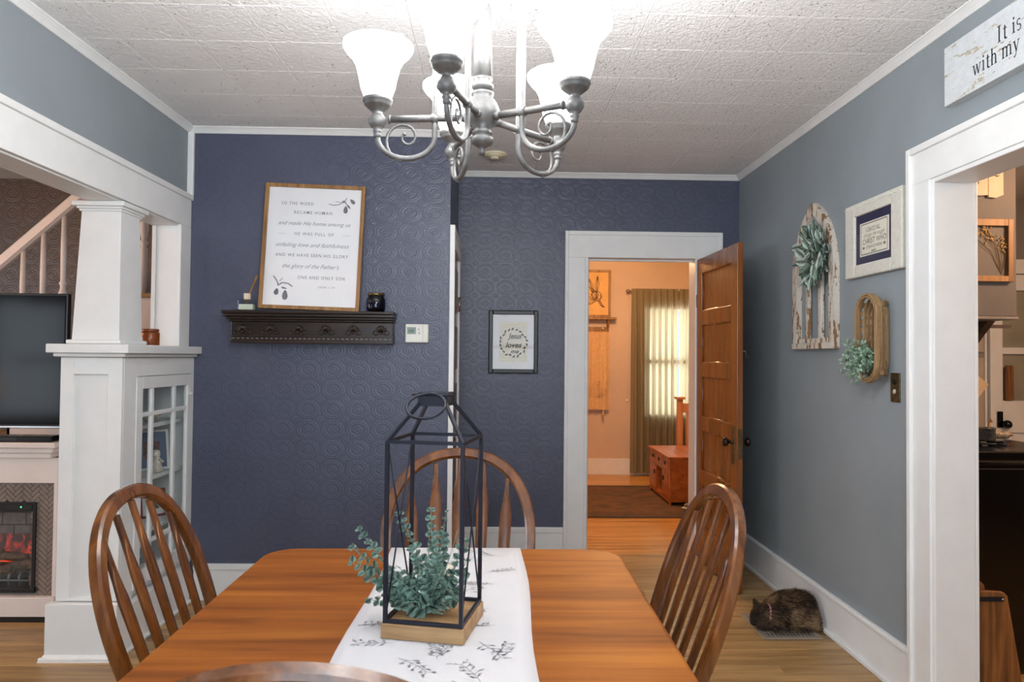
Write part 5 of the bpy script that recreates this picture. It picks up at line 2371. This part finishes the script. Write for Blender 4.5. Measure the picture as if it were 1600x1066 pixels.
# trailing pale sprigs in the basket
tp = empty('basket_greenery', (1.66, 3.06, 1.33), 'pale green trailing sprigs in the wall basket', 'plant')
rb_ = random.Random(4)
lv = bmesh.new()
tmpl = [(0, 0, 0), (-.35, .45, .08), (0, 1, -.1), (.35, .45, .08)]
stems = MB()
for k in range(64):
    base = Vector((1.69+rb_.uniform(-.02, .02), BYc+rb_.uniform(-.045, .05), 1.36+rb_.uniform(-.03, .09)))
    tipv = Vector((1.64+rb_.uniform(-.05, .03), BYc+rb_.uniform(-.07, .14), 1.37+rb_.gauss(0, .055)))
    tipv.z = min(max(tipv.z, 1.275), 1.5)
    if k < 5:
        tipv = Vector((1.645, BYc+.145+.02*rb_.random(), 1.32+.035*k))
    stems.tube([base, (base+tipv)/2+Vector((-.01, 0, .02)), tipv], [.0012, .001, .0007], 4)
    for j in range(13):
        t = rb_.uniform(.25, 1)
        p = base*(1-t)+tipv*t+Vector((-.01*math.sin(pi*t), 0, .02*math.sin(pi*t)))
        d = Vector((rb_.uniform(-1, .3), rb_.uniform(-1, 1), rb_.uniform(-1, 1)))
        M = leaf_matrix(p, d, Vector((-1, rb_.uniform(-.6, .6), .6)), rb_.uniform(.012, .022), rb_.uniform(-1, 1))
        vs = [lv.verts.new(M @ Vector(q)) for q in tmpl]
        lv.faces.new((vs[0], vs[1], vs[2]))
        lv.faces.new((vs[0], vs[2], vs[3]))
stems.build('stems', EUCAS, tp, kind='stuff')
b = MB()
b.add(lv)
b.build('leaves', BASKLEAF, tp, kind='stuff')

# ---- brass switch plate
sw = empty('switch_plate', (XR, 2.997, 1.215), 'aged brass switch plate beside the kitchen doorway', 'light switch')
b = MB()
b.box(XR-.006, XR-.0005, 2.962, 3.032, 1.216, 1.342, .002)
b.build('plate', BRASS, sw)
for z in (1.302, 1.262):
    b = MB()
    b.lathe([(0, 0), (.010, 0), (.010, .004), (.007, .006), (0, .006)], M=Matrix.Translation((XR-.006, 2.997, z)) @ Matrix.Rotation(-pi/2, 4, 'Y'), seg=14)
    b.build('push_button', BRONZE if z > 1.28 else plain('pearl_button', (190, 180, 160), .3), sw)
for z in (1.332, 1.226):
    b = MB()
    b.ico((XR-.006, 2.997, z), .003, 1)
    b.build('screw', BRASS, sw)

# ---- floor register and the sleeping cat
vg = empty('floor_register', (1.50, 3.67, 0), 'brown metal floor register under the cat', 'floor register')
VENTM = plain('brown_enamel', (150, 138, 124), .5, .1)
vx0, vx1, vy0, vy1 = 1.352, 1.655, 3.505, 3.845
b = MB()
for q in ((vx0, vx1, vy0, vy0+.028), (vx0, vx1, vy1-.028, vy1), (vx0, vx0+.028, vy0+.028, vy1-.028), (vx1-.028, vx1, vy0+.028, vy1-.028)):
    b.box(*q, .0005, .007, .002)
b.build('frame', VENTM, vg)
b = MB()
b.box(vx0+.02, vx1-.02, vy0+.02, vy1-.02, .0005, .0018)
b.build('duct', BLACKP, vg)
for k in range(13):
    x = vx0+.038+k*(vx1-vx0-.076)/12
    b = MB()
    b.box(x-.005, x+.005, vy0+.028, vy1-.028, .0018, .0058, .001)
    b.build('louvre', VENTM, vg)
for k in range(1, 4):
    y = vy0+k*(vy1-vy0)/4
    b = MB()
    b.box(vx0+.028, vx1-.028, y-.004, y+.004, .003, .0065, .001)
    b.build('cross_bar', VENTM, vg)

cat = empty('cat', (1.53, 3.66, .0065), 'fluffy dark tortoiseshell cat asleep on the floor register', 'cat')
zf = .0065
bb = MB()
for (c, r, s_) in (((1.605, 3.675, .084), 1, (.092, .098, .079)), ((1.55, 3.668, .084), 1, (.10, .092, .078)), ((1.49, 3.648, .070), 1, (.085, .082, .065)),
                   ((1.45, 3.632, .062), 1, (.062, .066, .056)), ((1.415, 3.622, .058), 1, (.05, .052, .048)), ((1.385, 3.615, .054), 1, (.046, .047, .045)), ((1.362, 3.602, .042), 1, (.03, .033, .031)),
                   ((1.345, 3.592, .034), 1, (.017, .02, .017)), ((1.385, 3.583, .045), 1, (.028, .02, .024)), ((1.40, 3.56, .022), 1, (.05, .02, .017)), ((1.45, 3.56, .03), 1, (.05, .026, .024)),
                   ((1.60, 3.60, .045), 1, (.07, .04, .042)), ((1.655, 3.65, .05), 1, (.05, .07, .045)), ((1.54, 3.575, .024), 1, (.07, .02, .018))):
    bb.ico((c[0], c[1], c[2]+zf), 1, 3, s_)
# ears
for (ex, ey, tx, ty) in ((1.375, 3.642, 1.362, 3.655), (1.372, 3.582, 1.358, 3.57)):
    base = [Vector((ex-.006, ey-.018, .082+zf)), Vector((ex+.024, ey-.006, .090+zf)), Vector((ex+.012, ey+.020, .084+zf))]
    bb.tube([Vector((ex+.012, ey, .078+zf)), Vector((ex+.006, ey, .100+zf)), Vector((tx+.004, ty, .132+zf))], [.023, .019, .004], 8)
# tail curled along the side
bb.tube([Vector((1.69, 3.63, .03+zf)), Vector((1.655, 3.588, .024+zf)), Vector((1.59, 3.567, .022+zf)), Vector((1.51, 3.562, .02+zf))], [.03, .027, .024, .014], 10)
me = bb.mesh('cat_src')
src = bpy.data.objects.new('cat_src', me)
COL.objects.link(src)
md = src.modifiers.new('r', 'REMESH')
md.mode = 'VOXEL'
md.voxel_size = .0065
md2 = src.modifiers.new('s', 'SMOOTH')
md2.iterations = 4
dg = bpy.context.evaluated_depsgraph_get()
dg.update()
cm = bpy.data.meshes.new_from_object(src.evaluated_get(dg))
bpy.data.objects.remove(src)
for v in cm.vertices:
    v.co.z = max(v.co.z, zf+.0004)
    v.co.x = min(v.co.x, XR-.043)
for p in cm.polygons:
    p.use_smooth = True
cm.update()
norms = [(v.co.copy(), v.normal.copy()) for v in cm.vertices if v.co.z > zf+.004]
cm.name = 'body'
link('body', cm, FUR, cat)
rf = random.Random(9)
vs, fs = [], []
for k in range(15000):
    p, n_ = norms[rf.randrange(len(norms))]
    if n_.z < -.3:
        continue
    head = p.x < 1.41
    L = rf.uniform(.008, .014) if head else rf.uniform(.02, .042)
    d = n_*.62+Vector((.65, rf.uniform(-.35, .35), -.45+rf.uniform(-.25, .25)))
    if head:
        d = n_*.6+Vector((.7, rf.uniform(-.3, .3), -.1))
    d.normalize()
    side = d.cross(n_)
    if side.length < .05:
        continue
    side.normalize()
    q = p+Vector((rf.uniform(-.003, .003),)*3)
    t = q+d*L
    t.z = max(t.z, zf+.001)
    t.x = min(t.x, XR-.037)
    t2 = q+d*L*.55+n_*.002
    t2.z = max(t2.z, zf+.001)
    t2.x = min(t2.x, XR-.037)
    i = len(vs)
    w_ = .0015
    vs += [q-side*w_, q+side*w_, t2+side*w_*.8, t2-side*w_*.8, t]
    fs += [(i, i+1, i+2, i+3), (i+3, i+2, i+4)]
fm = bpy.data.meshes.new('fur')
fm.from_pydata([tuple(v) for v in vs], [], fs)
link('fur', fm, STRAND, cat, kind='stuff')
PINK = plain('pink_collar', (206, 140, 150), .6)
b = MB()
pts = []
for k in range(22):
    a = 2*pi*k/22
    pts.append((1.425+.012*math.sin(a), 3.626+.060*math.cos(a), .062+zf+.056*math.sin(a)))
b.rbar(pts, .003, .009, ref=(1, .2, 0), closed=True)
b.build('collar', PINK, cat)
NOSE = plain('cat_nose', (40, 28, 28), .4)
b = MB()
b.ico((1.330, 3.588, .036+zf), .0045, 1)
b.build('nose', NOSE, cat)
cat.location.y += .035

# ================================================================== BEDROOM
o = empty('rug', (1.3, 6.88, 0), 'dark woven rug on the bedroom floor', 'rug')
b = MB()
b.box(.30, 2.30, 6.13, 7.64, .0005, .010, .003)
b.build('pile', RUG, o)
b = MB()
for y in (6.155, 7.615):
    b.box(.30, 2.30, y-.02, y+.02, .0100, .0112)
b.build('border', plain('rug_border', (70, 58, 50), .95), o)

# curtain rod and curtains
rod = empty('curtain_rod', (2.2, YW-.09, 2.18), 'thin metal curtain rod with round finial in the bedroom', 'curtain rod')
b = MB()
b.tube([(1.60, YW-.09, 2.185), (3.0, YW-.09, 2.185)], .009, 8)
b.build('pole', NICKEL, rod)
b = MB()
b.ico((1.575, YW-.09, 2.185), .024, 2)
b.tube([(1.59, YW-.09, 2.185), (1.605, YW-.09, 2.185)], .014, 8)
b.build('finial', NICKEL, rod)
b = MB()
b.tube([(1.66, YW-.09, 2.185), (1.66, YW-.001, 2.185)], .006, 6)
b.lathe([(0, 0), (.02, 0), (.02, .006), (0, .006)], M=Matrix.Translation((1.66, YW-.0005, 2.185)) @ Matrix.Rotation(pi/2, 4, 'X'), seg=12)
b.build('bracket', NICKEL, rod)


def curtain(name, xa, xb, seed, label, folds):
    rc = random.Random(seed)
    o = empty(name, ((xa+xb)/2, YW-.09, .03), label, 'curtain', 'olive bedroom curtains')
    ph = [rc.uniform(0, 6) for _ in range(4)]
    b = MB()
    nx_, nz_ = 90, 22
    g = []
    for j in range(nz_+1):
        t = j/nz_
        z = 2.215-(2.215-.035)*t
        row = []
        for i in range(nx_+1):
            s_ = i/nx_
            amp = .011+.020*min(1, t*3)
            ww = math.sin(s_*folds*2*pi+ph[0]+.6*math.sin(t*2+ph[1]))+.4*math.sin(s_*folds*3.7*pi+ph[2])
            x = xa+(xb-xa)*s_+.012*math.sin(s_*folds*4*pi+ph[3])*t
            if abs(z-2.185) < .02:
                amp = .012
            row.append(b.bm.verts.new((x, YW-.093-.012+amp*ww*.9-.01, z)))
        g.append(row)
    for A, B in zip(g, g[1:]):
        for i in range(nx_):
            f = b.bm.faces.new((A[i], A[i+1], B[i+1], B[i]))
            f.smooth = True
    b.build('panel', CURT, o)
    return o


curtain('curtain', 1.615, 2.165, 3, 'olive curtain panel at the left of the bedroom window', 7.5)
curtain('curtain', 2.185, 2.95, 5, 'olive curtain panel of the bedroom window nearer the open door', 9)

# hare picture on the peg shelf
def art_box(name, x0, x1, z0, z1, y, label):
    o = empty(name, ((x0+x1)/2, y, z0), label, 'framed print')
    f_ = .028
    for q in ((x0, x0+f_, z0, z1), (x1-f_, x1, z0, z1), (x0+f_, x1-f_, z0, z0+f_), (x0+f_, x1-f_, z1-f_, z1)):
        b = MB()
        b.box(q[0], q[1], y-.012, y+.012, q[2], q[3], .002)
        b.build('frame_side', OAKF, o)
    b = MB()
    b.box(x0+f_, x1-f_, y, y+.006, z0+f_, z1-f_)
    b.build('sheet', plain('tan_paper', (222, 178, 112), .7), o)
    return o


hp = art_box('hare_print', .90, 1.372, 1.872, 2.435, YW-.07, 'oak framed ink drawing of a hare on the bedroom shelf')
iw, ih = .472-.056, .563-.056
pr = Print((.928, YW-.07, 2.407), (iw, 0, 0), (0, 0, -ih), (0, -1, 0))
# hare seen from the side: body and haunch hatching, head, two upright ears, fore paws
def ell(cx, cy, rx, ry, w_, n=26):
    pr.line([(cx+rx*math.cos(2*pi*k/n), cy+ry*math.sin(2*pi*k/n)) for k in range(n+1)], w_)


def hatch(cx, cy, rx, ry, n, ang, w_):
    for _ in range(n):
        a, q = rl2.uniform(0, 2*pi), math.sqrt(rl2.random())
        x, y = cx+rx*q*math.cos(a), cy+ry*q*math.sin(a)
        l = rl2.uniform(.02, .05)
        t = ang+rl2.uniform(-.4, .4)
        pr.line([(x, y), (x+l*math.cos(t), y+l*math.sin(t))], w_)


ell(.66, .56, .14, .115, .014)
hatch(.66, .56, .13, .10, 60, .9, .008)
ell(.42, .56, .24, .20, .014)
hatch(.42, .56, .23, .19, 120, .8, .008)
for ex, ea in ((.66, -1.50), (.57, -1.95)):
    tip_ = (ex+.42*math.cos(ea), .48+.40*math.sin(ea))
    for off in (-.045, 0, .045):
        pr.line([(ex+off*.5, .48), ((ex+tip_[0])/2+off*1.3, (.48+tip_[1])/2), tip_], .012 if off else .02)
pr.leaf(.69, .53, .3, .03, .02)
for q in range(3):
    pr.line([(.70+.03*q, .66), (.78+.03*q, .78), (.86+.02*q, .82)], .014)
pr.line([(.78, .60), (.84, .57)], .006)
pr.build('hare_drawing', plain('sepia_ink', (84, 60, 40), .8), hp)
ps = empty('peg_shelf', (1.1, YW, 1.6), 'narrow oak shelf with bracket and pegs on the bedroom wall', 'shelf')
b = MB()
b.box(.85, 1.437, YW-.13, YW-.0005, 1.842, 1.870, .004)
b.build('board', OAKF, ps)
b = MB()
b.poly([(1.335, YW-.001, 1.842), (1.335, YW-.105, 1.842), (1.335, YW-.09, 1.80), (1.335, YW-.05, 1.74), (1.335, YW-.035, 1.67), (1.335, YW-.02, 1.60), (1.335, YW-.001, 1.58)], (.024, 0, 0), .003)
b.build('bracket', OAKF, ps)
b = MB()
b.box(.85, 1.335, YW-.02, YW-.0005, 1.69, 1.76, .003)
b.build('back_rail', OAKF, ps)
for x in (1.28, 1.02):
    b = MB()
    b.tube([(x, YW-.02, 1.725), (x, YW-.06, 1.735), (x, YW-.068, 1.745)], [.006, .006, .009], 8)
    b.build('peg', PLASTW, ps)
tw_ = empty('embroidered_towel', (1.15, YW-.07, .76), 'tan embroidered cotton towel hanging from the bedroom shelf', 'towel')
b = MB()
g = []
for j in range(17):
    z = 1.70-(1.70-.775)*j/16
    g.append([b.bm.verts.new((.9+(1.362-.9)*i/40+.004*math.sin(j*.9), YW-.062-.012*math.sin(i*.75)*(1-.3*j/16)-.004*math.sin(i*.3+j*.4), z)) for i in range(41)])
for A, B in zip(g, g[1:]):
    for i in range(40):
        f = b.bm.faces.new((A[i], A[i+1], B[i+1], B[i]))
        f.smooth = True
b.build('cloth', BURLAP, tw_)
b = MB()
re_ = random.Random(2)
for k in range(150):
    x, z = re_.uniform(.92, 1.35), .93+abs(re_.gauss(0, .09))
    b.ico((x, YW-.076, z), re_.uniform(.004, .008), 1, (1, .5, 1))
b.build('embroidery', BURLAP, tw_, kind='stuff')
b = MB()
b.lathe([(0, 0), (.018, 0), (.012, .045), (.006, .055), (.009, .06), (.006, .072), (0, .072)], (1.292, YW-.066, .70), 10)
b.build('tassel', BURLAP, tw_)
cp = empty('curtain_cord_knob', (1.585, YW-.02, .87), 'small white cord pull beside the bedroom curtain', 'cord pull')
b = MB()
b.lathe([(0, 0), (.011, .004), (.013, .014), (.007, .028), (0, .03)], (1.585, YW-.02, .87), 12)
b.build('knob', PLASTW, cp)
b = MB()
b.tube([(1.585, YW-.02, .90), (1.585, YW-.015, 1.4), (1.60, YW-.012, 2.15)], .0018, 5)
b.build('cord', PLASTW, cp)

# storage bench
bn = empty('storage_bench', (1.88, 7.0, 0), 'reddish wood storage bench with small drawers in the bedroom', 'bench')
bx0, bx1, by0, by1, bz1 = 1.655, 2.14, 6.60, 7.46, .455
b = MB()
b.box(bx0-.015, bx1+.015, by0-.015, by1+.015, bz1-.022, bz1, .004)
b.build('seat_top', BENCHW, bn)
b = MB()
b.box(bx0+.014, bx1, by0, by0+.02, .03, bz1-.022, .002).box(bx0+.014, bx1, by1-.02, by1, .03, bz1-.022, .002)
b.box(bx1-.02, bx1, by0+.02, by1-.02, .03, bz1-.022).box(bx0+.014, bx1-.02, by0+.02, by1-.02, .03, .055)
b.box(bx0+.014, bx1-.02, by0+.02, by1-.02, .30, .315)
b.box(bx0, bx0+.014, by0, by0+.05, .0, bz1-.022, .002).box(bx0, bx0+.014, by1-.05, by1, .0, bz1-.022, .002)
b.box(bx0, bx0+.014, by0+.05, by1-.05, .30, .315).box(bx0, bx0+.014, by0+.05, by1-.05, .02, .055)
b.box(bx1-.04, bx1, by0+.001, by0+.03, 0, .03).box(bx1-.04, bx1, by1-.03, by1, 0, .03)
b.build('carcass', BENCHW, bn)
dl = (by1-by0-.1)/3
for k in range(3):
    ya = by0+.05+k*dl
    b = MB()
    b.box(bx0-.003, bx0+.016, ya+.004, ya+dl-.004, .318, bz1-.026, .003)
    dr = b.build('drawer', BENCHW, bn)
    b = MB()
    b.box(bx0-.012, bx0-.003, ya+dl/2-.022, ya+dl/2+.022, .36, .392, .003)
    b.build('pull', BLACKM, dr)
    if k != 1:
        b = MB()
        b.box(bx0-.003, bx0+.016, ya+.004, ya+dl-.004, .06, .297, .003)
        dr = b.build('cupboard_door', BENCHW, bn)
        b = MB()
        b.box(bx0-.012, bx0-.003, ya+(dl-.07 if k == 0 else .05), ya+(dl-.05 if k == 0 else .07), .20, .245, .003)
        b.build('pull', BLACKM, dr)
    else:
        for yy in (ya, ya+dl):
            b = MB()
            b.box(bx0, bx1-.02, yy-.007, yy+.007, .056, .299)
            b.build('divider', BENCHW, bn)
shoe = empty('slipper', (1.86, 6.50, 0), 'grey slipper on the bedroom floor beside the bench', 'slipper', None, None)
b = MB()
for k in range(1):
    pts = []
    b.ico((1.87, 6.46, .034), 1, 3, (.12, .048, .032))
b.build('upper', plain('grey_felt', (120, 108, 98), .9), shoe)
b = MB()
b.ico((1.86, 6.46, .010), 1, 2, (.135, .055, .0095))
b.build('sole', PLASTW, shoe)

bn.location.z += .0115
shoe.location.z += .0115
# slatted wooden bed end behind the bench
be = empty('slatted_bed_end', (2.25, 7.69, 0), 'pale wooden slatted bed end behind the bench', 'bed')
b = MB()
b.box(2.005, 2.065, 7.66, 7.72, 0, .945, .004)
b.build('post', BEDW, be)
b = MB()
b.box(1.985, 2.085, 7.64, 7.74, .945, .972, .004)
b.build('post_cap', BEDW, be)
b = MB()
b.box(2.065, 3.15, 7.675, 7.705, .80, .90, .004)
b.build('top_rail', BEDW, be)
b = MB()
b.box(2.065, 3.15, 7.675, 7.705, .25, .34, .004)
b.build('lower_rail', BEDW, be)
for k in range(12):
    b = MB()
    x = 2.105+k*.085
    b.box(x, x+.035, 7.682, 7.698, .34, .80, .002)
    b.build('slat', BEDW, be)
b = MB()
b.box(3.15, 3.21, 7.66, 7.72, 0, .945, .004)
b.build('post', BEDW, be)

# ================================================================== KITCHEN
sv = empty('black_stove', (2.4, 3.5, 0), 'black stove seen from its side in the kitchen', 'stove')
sx0, sx1, sy0, sy1, sz = 1.90, 2.66, 3.11, 3.87, .998
b = MB()
b.box(sx0, sx1, sy0, sy1, .02, .935, .004)
b.build('body', BLACKE, sv)
b = MB()
b.box(sx0-.0, sx1+.006, sy0-.012, sy1, .952, .992, .004)
b.build('cooktop', BLACKE, sv)
b = MB()
b.box(sx0, sx1+.006, sy0-.014, sy0-.010, .988, .996).box(sx0, sx1+.004, sy0-.004, sy0, .945, .951).box(sx0, sx1+.002, sy0-.003, sy0, .912, .917)
b.build('chrome_trim', CHROME, sv)
b = MB()
for x in (sx0+.03, sx1-.05):
    for y in (sy0+.03, sy1-.05):
        b.box(x, x+.02, y, y+.02, 0, .02)
b.build('feet', BLACKP, sv)
for (gx, gy) in ((2.40, 3.40), (2.10, 3.66), (2.10, 3.34), (2.42, 3.68)):
    b = MB()
    b.tube([(gx+.09*math.cos(2*pi*k/16), gy+.09*math.sin(2*pi*k/16), 1.0) for k in range(16)], .006, 6, closed=True)
    for a in range(4):
        b.tube([(gx+.02*math.cos(a*pi/2), gy+.02*math.sin(a*pi/2), 1.004), (gx+.13*math.cos(a*pi/2), gy+.13*math.sin(a*pi/2), 1.004)], .005, 5)
    b.build('grate', BLACKM, sv)

# things on and over the stove
SPECK = plain('speckled_enamel', (86, 80, 76), .35, var=.6, vscale=160)
pt = empty('enamel_pot', (2.37, 3.42, .993), 'small speckled grey pot on the stove', 'pot')
PX, PY, PZ = 2.402, 3.40, 1.0105
b = MB()
b.lathe([(0, 0), (.043, 0), (.046, .005), (.046, .056), (.048, .058), (.048, .062), (.043, .062), (.042, .008), (0, .006)], (PX, PY, PZ), 28)
b.build('pot_body', SPECK, pt)
b = MB()
b.tube([(PX-.03, PY+.03, PZ+.05), (PX-.07, PY+.07, PZ+.056), (PX-.11, PY+.11, PZ+.056)], [.006, .008, .008], 8)
b.build('handle', SPECK, pt)
sp = empty('wooden_spoon', (PX, PY, PZ+.078), 'little wooden scoop and dark spoons standing in the pot', 'utensil')
b = MB()
b.tube([(PX+.005, PY, PZ+.02), (PX+.03, PY, PZ+.088)], .004, 6)
b.ico((PX+.033, PY, PZ+.095), .010, 1, (.7, .5, 1.4))
b.build('scoop', OAKF, sp)
rp = empty('stone_rolling_pin', (2.50, 3.36, 1.0), 'speckled stone rolling pin beside the pot', 'rolling pin')
b = MB()
stx = plain('speckled_stone', (150, 132, 108), .5, var=.5, vscale=120)
b.lathe([(0, 0), (.018, .001), (.02, .005), (.02, .095), (.018, .099), (0, .10)], M=Matrix.Translation((2.462, 3.46, 1.0305)) @ Matrix.Rotation(pi/2, 4, 'Y'), seg=16)
b.build('roller', stx, rp)
b = MB()
for x in (2.44, 2.562):
    b.tube([(x, 3.46, 1.0305), (x+.022, 3.46, 1.0305)], .008, 8)
b.build('handles', OAKF, rp)

# grey hood box with brackets
hd = empty('range_hood', (2.3, 3.75, 1.62), 'grey painted range hood box with wooden brackets over the stove', 'range hood')
b = MB()
b.box(1.884, 2.604, 3.45, 3.95, 1.62, 2.615, .004)
b.build('hood_box', plain('hood_grey', (88, 83, 80), .6), hd)
b = MB()
b.box(1.884, 2.61, 3.444, 3.956, 1.606, 1.6195, .002)
b.build('bottom_trim', plain('hood_grey_trim', (120, 114, 110), .5), hd)
for x in (2.10, 2.56):
    b = MB()
    b.poly([(x, 3.95, 1.6055), (x, 3.60, 1.6055), (x, 3.95, 1.30)], (.045, 0, 0), .003)
    b.build('bracket', DARKW2, hd)
b = MB()
b.poly([(2.605, 3.952, 1.605), (2.605, 3.962, 1.605), (2.95, 3.962, 1.605), (2.95, 3.952, 1.605)], (0, 0, -.02))
b.build('ledge', DARKW2, hd)
# dried flower frame on the hood
ff = empty('dried_flower_frame', (2.45, 3.45, 1.79), 'oak frame of dried yellow flowers on the hood side', 'framed print')
fx0, fx1, fz0, fz1 = 2.245, 2.574, 1.792, 2.104
for q in ((fx0, fx0+.028, fz0, fz1), (fx1-.028, fx1, fz0, fz1), (fx0+.028, fx1-.028, fz0, fz0+.028), (fx0+.028, fx1-.028, fz1-.034, fz1)):
    b = MB()
    b.box(q[0], q[1], 3.425, 3.4495, q[2], q[3], .002)
    b.build('frame_side', OAKF, ff)
b = MB()
b.box(fx0+.028, fx1-.028, 3.442, 3.4495, fz0+.028, fz1-.034)
b.build('backing', plain('frame_backing', (92, 86, 80), .6), ff)
rd = random.Random(12)
b = MB()
fl = MB()
for k in range(13):
    t = k/12
    p0 = Vector((2.52, 3.440, 1.83))
    p1 = Vector((2.37+.16*t+rd.uniform(-.02, .02), 3.438, 1.90+.14*math.sin(pi*(.25+.6*t))+rd.uniform(-.02, .02)))
    b.tube([p0, (p0+p1)/2+Vector((.02, 0, .02)), p1], .0009, 4)
    for j in range(9):
        fl.ico(p1+Vector((rd.gauss(0, .011), rd.uniform(-.004, .002), rd.gauss(0, .014))), rd.uniform(.003, .006), 1)
b.build('stems', plain('dry_stem', (140, 120, 90), .8), ff, kind='stuff')
fl.build('blossoms', plain('dry_blossom', (178, 146, 92), .8), ff, kind='stuff')
# scalloped plaque
pq = empty('scalloped_plaque', (2.44, 3.44, 2.22), 'pale plank plaque with script lettering on the hood side', 'sign')
for k in range(3):
    b = MB()
    x0, x1 = 2.295+k*.079, 2.295+(k+1)*.079-.002
    zb = 2.225 if k == 1 else 2.215
    pts = [(x0, 3.4495, 2.46), (x1, 3.4495, 2.46), (x1, 3.4495, zb+(.012 if k == 2 else 0)), ((x0+x1)/2, 3.4495, zb-.004), (x0, 3.4495, zb+(.012 if k == 0 else 0))]
    b.poly(pts, (0, -.014, 0), .002)
    b.build('plank', plain('pale_plank', (206, 184, 160), .6), pq)
pr = Print((2.295, 3.4355, 2.46), (.237, 0, 0), (0, 0, -.245), (0, -1, 0))
pr.text('g', .40, .50, .70, .14, .4, 0)
pr.text('de', .66, .92, .58, .18, .4, 0)
pr.build('lettering', INKD, pq)

# pot holder hung on the wall, soap bottle
ph_ = empty('pot_holder', (3.45, 5.0, 1.1), 'cream square pot holder hanging on the pantry cabinet door', 'pot holder')
b = MB()
Mh = Matrix.Translation((3.452, 5.003, 1.21)) @ Matrix.Rotation(math.radians(38), 4, 'Y')
b.box(-.078, .078, -.006, .006, -.085, .085, .005, Mh)
b.build('pad', plain('quilted_cream', (226, 200, 164), .9, bump=.4, bscale=90), ph_)
b = MB()
b.tube([Mh @ Vector((-.07, 0, .08)), Mh @ Vector((-.095, 0, .105)), Mh @ Vector((-.075, 0, .115)), Mh @ Vector((-.065, 0, .08))], .003, 5)
b.tube([Mh @ Vector((-.085, -.002, .108)), Mh @ Vector((-.085, .01, .108))], .003, 5)
b.build('loop', PLASTW, ph_)
sb_ = empty('cream_bottle', (2.24, 3.42, 1.0), 'cream bottle half hidden behind the doorway jamb', 'bottle')
b = MB()
b.lathe([(0, 0), (.026, 0), (.028, .005), (.028, .11), (.018, .13), (.011, .138), (.011, .15), (0, .15)], (2.318, 3.40, 1.0105), 18)
b.build('bottle_body', plain('cream_glaze', (222, 206, 182), .35), sb_)
b = MB()
b.lathe([(0, .1502), (.013, .1502), (.013, .168), (0, .17)], (2.318, 3.40, 1.0105), 14)
b.build('cap', OAKF, sb_)

# rustic wooden box end (step stool) in front of the stove
rs = empty('rustic_wooden_stool', (2.1, 2.97, 0), 'rustic wooden stool with a metal strap in front of the stove', 'stool')
for y in (2.93, 3.07):
    b = MB()
    b.poly([(1.995, y, 0), (2.235, y, 0), (2.165, y, .41), (2.15, y, .425), (2.08, y, .43), (2.0, y, .425)][0:6], (0, .022, 0), .003)
    b.build('end_board', RUSTIC, rs)
b = MB()
b.box(2.0, 2.15, 2.953, 3.069, .36, .38, .002)
b.build('rung_board', RUSTIC, rs)
b = MB()
b.box(1.995, 2.148, 2.926, 2.9298, .388, .408, .001)
b.build('metal_strap', BLACKM, rs)
b = MB()
b.ico((2.14, 2.926, .398), .006, 1)
b.build('rivet', CHROME, rs)

# white back door with a window
kd = empty('door_3', (4.0, 5.24, 0), 'white kitchen back door with a glass pane and black hardware', 'door', None, 'structure')
dx0, dx1 = 3.725, 4.55
b = MB()
b.box(dx0, dx0+.095, 5.205, 5.249, 0, 2.05, .003).box(dx1-.095, dx1, 5.205, 5.249, 0, 2.05, .003)
b.box(dx0+.095, dx1-.095, 5.205, 5.249, 1.93, 2.05, .003).box(dx0+.095, dx1-.095, 5.205, 5.249, 1.45, 1.50, .003)
b.box(dx0+.095, dx1-.095, 5.205, 5.249, .86, 1.10, .003).box(dx0+.095, dx1-.095, 5.205, 5.249, 0, .2, .003)
b.build('stiles_and_rails', WHITE, kd)
b = MB()
b.box(dx0+.095, dx1-.095, 5.225, 5.245, .2, .86)
b.build('panel', WHITE, kd)
for z0, z1 in ((1.10, 1.45), (1.50, 1.93)):
    b = MB()
    b.box(dx0+.095, dx1-.095, 5.232, 5.238, z0, z1)
    b.build('pane', plain('frosted_pane_'+str(z0), (150, 146, 132), .12), kd)
b = MB()
b.box(dx0+.045, dx0+.085, 5.190, 5.205, .90, 1.02, .003)
b.build('lock_body', BLACKE, kd)
b = MB()
b.ico((dx0+.10, 5.17, .925), .034, 2)
b.tube([(dx0+.10, 5.205, .925), (dx0+.10, 5.17, .925)], .014, 8)
b.build('knob', BLACKE, kd)
cbd = empty('cutting_board', (3.87, 5.2, 1.1), 'dark wooden cutting board hanging before the kitchen door pane', 'cutting board')
b = MB()
b.poly([(x, 5.188, z) for x, z in ((3.828, 1.105), (3.892, 1.105), (3.892, 1.35), (3.884, 1.365), (3.836, 1.365), (3.828, 1.35))], (0, .014, 0), .002)
b.build('board', RUSTIC, cbd)
trim('trim_14', [(3.60, 3.715, 5.225, 5.251, 0, 2.17), (4.555, 4.60, 5.225, 5.251, 0, 2.17), (3.60, 4.60, 5.225, 5.251, 2.06, 2.17)], 'white casing of the kitchen back door')
ks = empty('narrow_wall_cabinet', (3.4, 5.24, 0), 'pale narrow pantry cabinet beside the kitchen back door', 'cabinet')
b = MB()
b.box(2.6, 3.56, 5.03, 5.249, 0, 2.2, .004)
b.build('carcass', KITWALL, ks)
for x0, x1 in ((2.62, 3.08), (3.10, 3.54)):
    b = MB()
    b.box(x0, x1, 5.012, 5.03, 1.46, 2.16, .003)
    b.box(x0, x1, 5.012, 5.03, .1, 1.42, .003)
    b.build('cabinet_door', plain('pale_cabinet', (170, 156, 136), .5), ks)
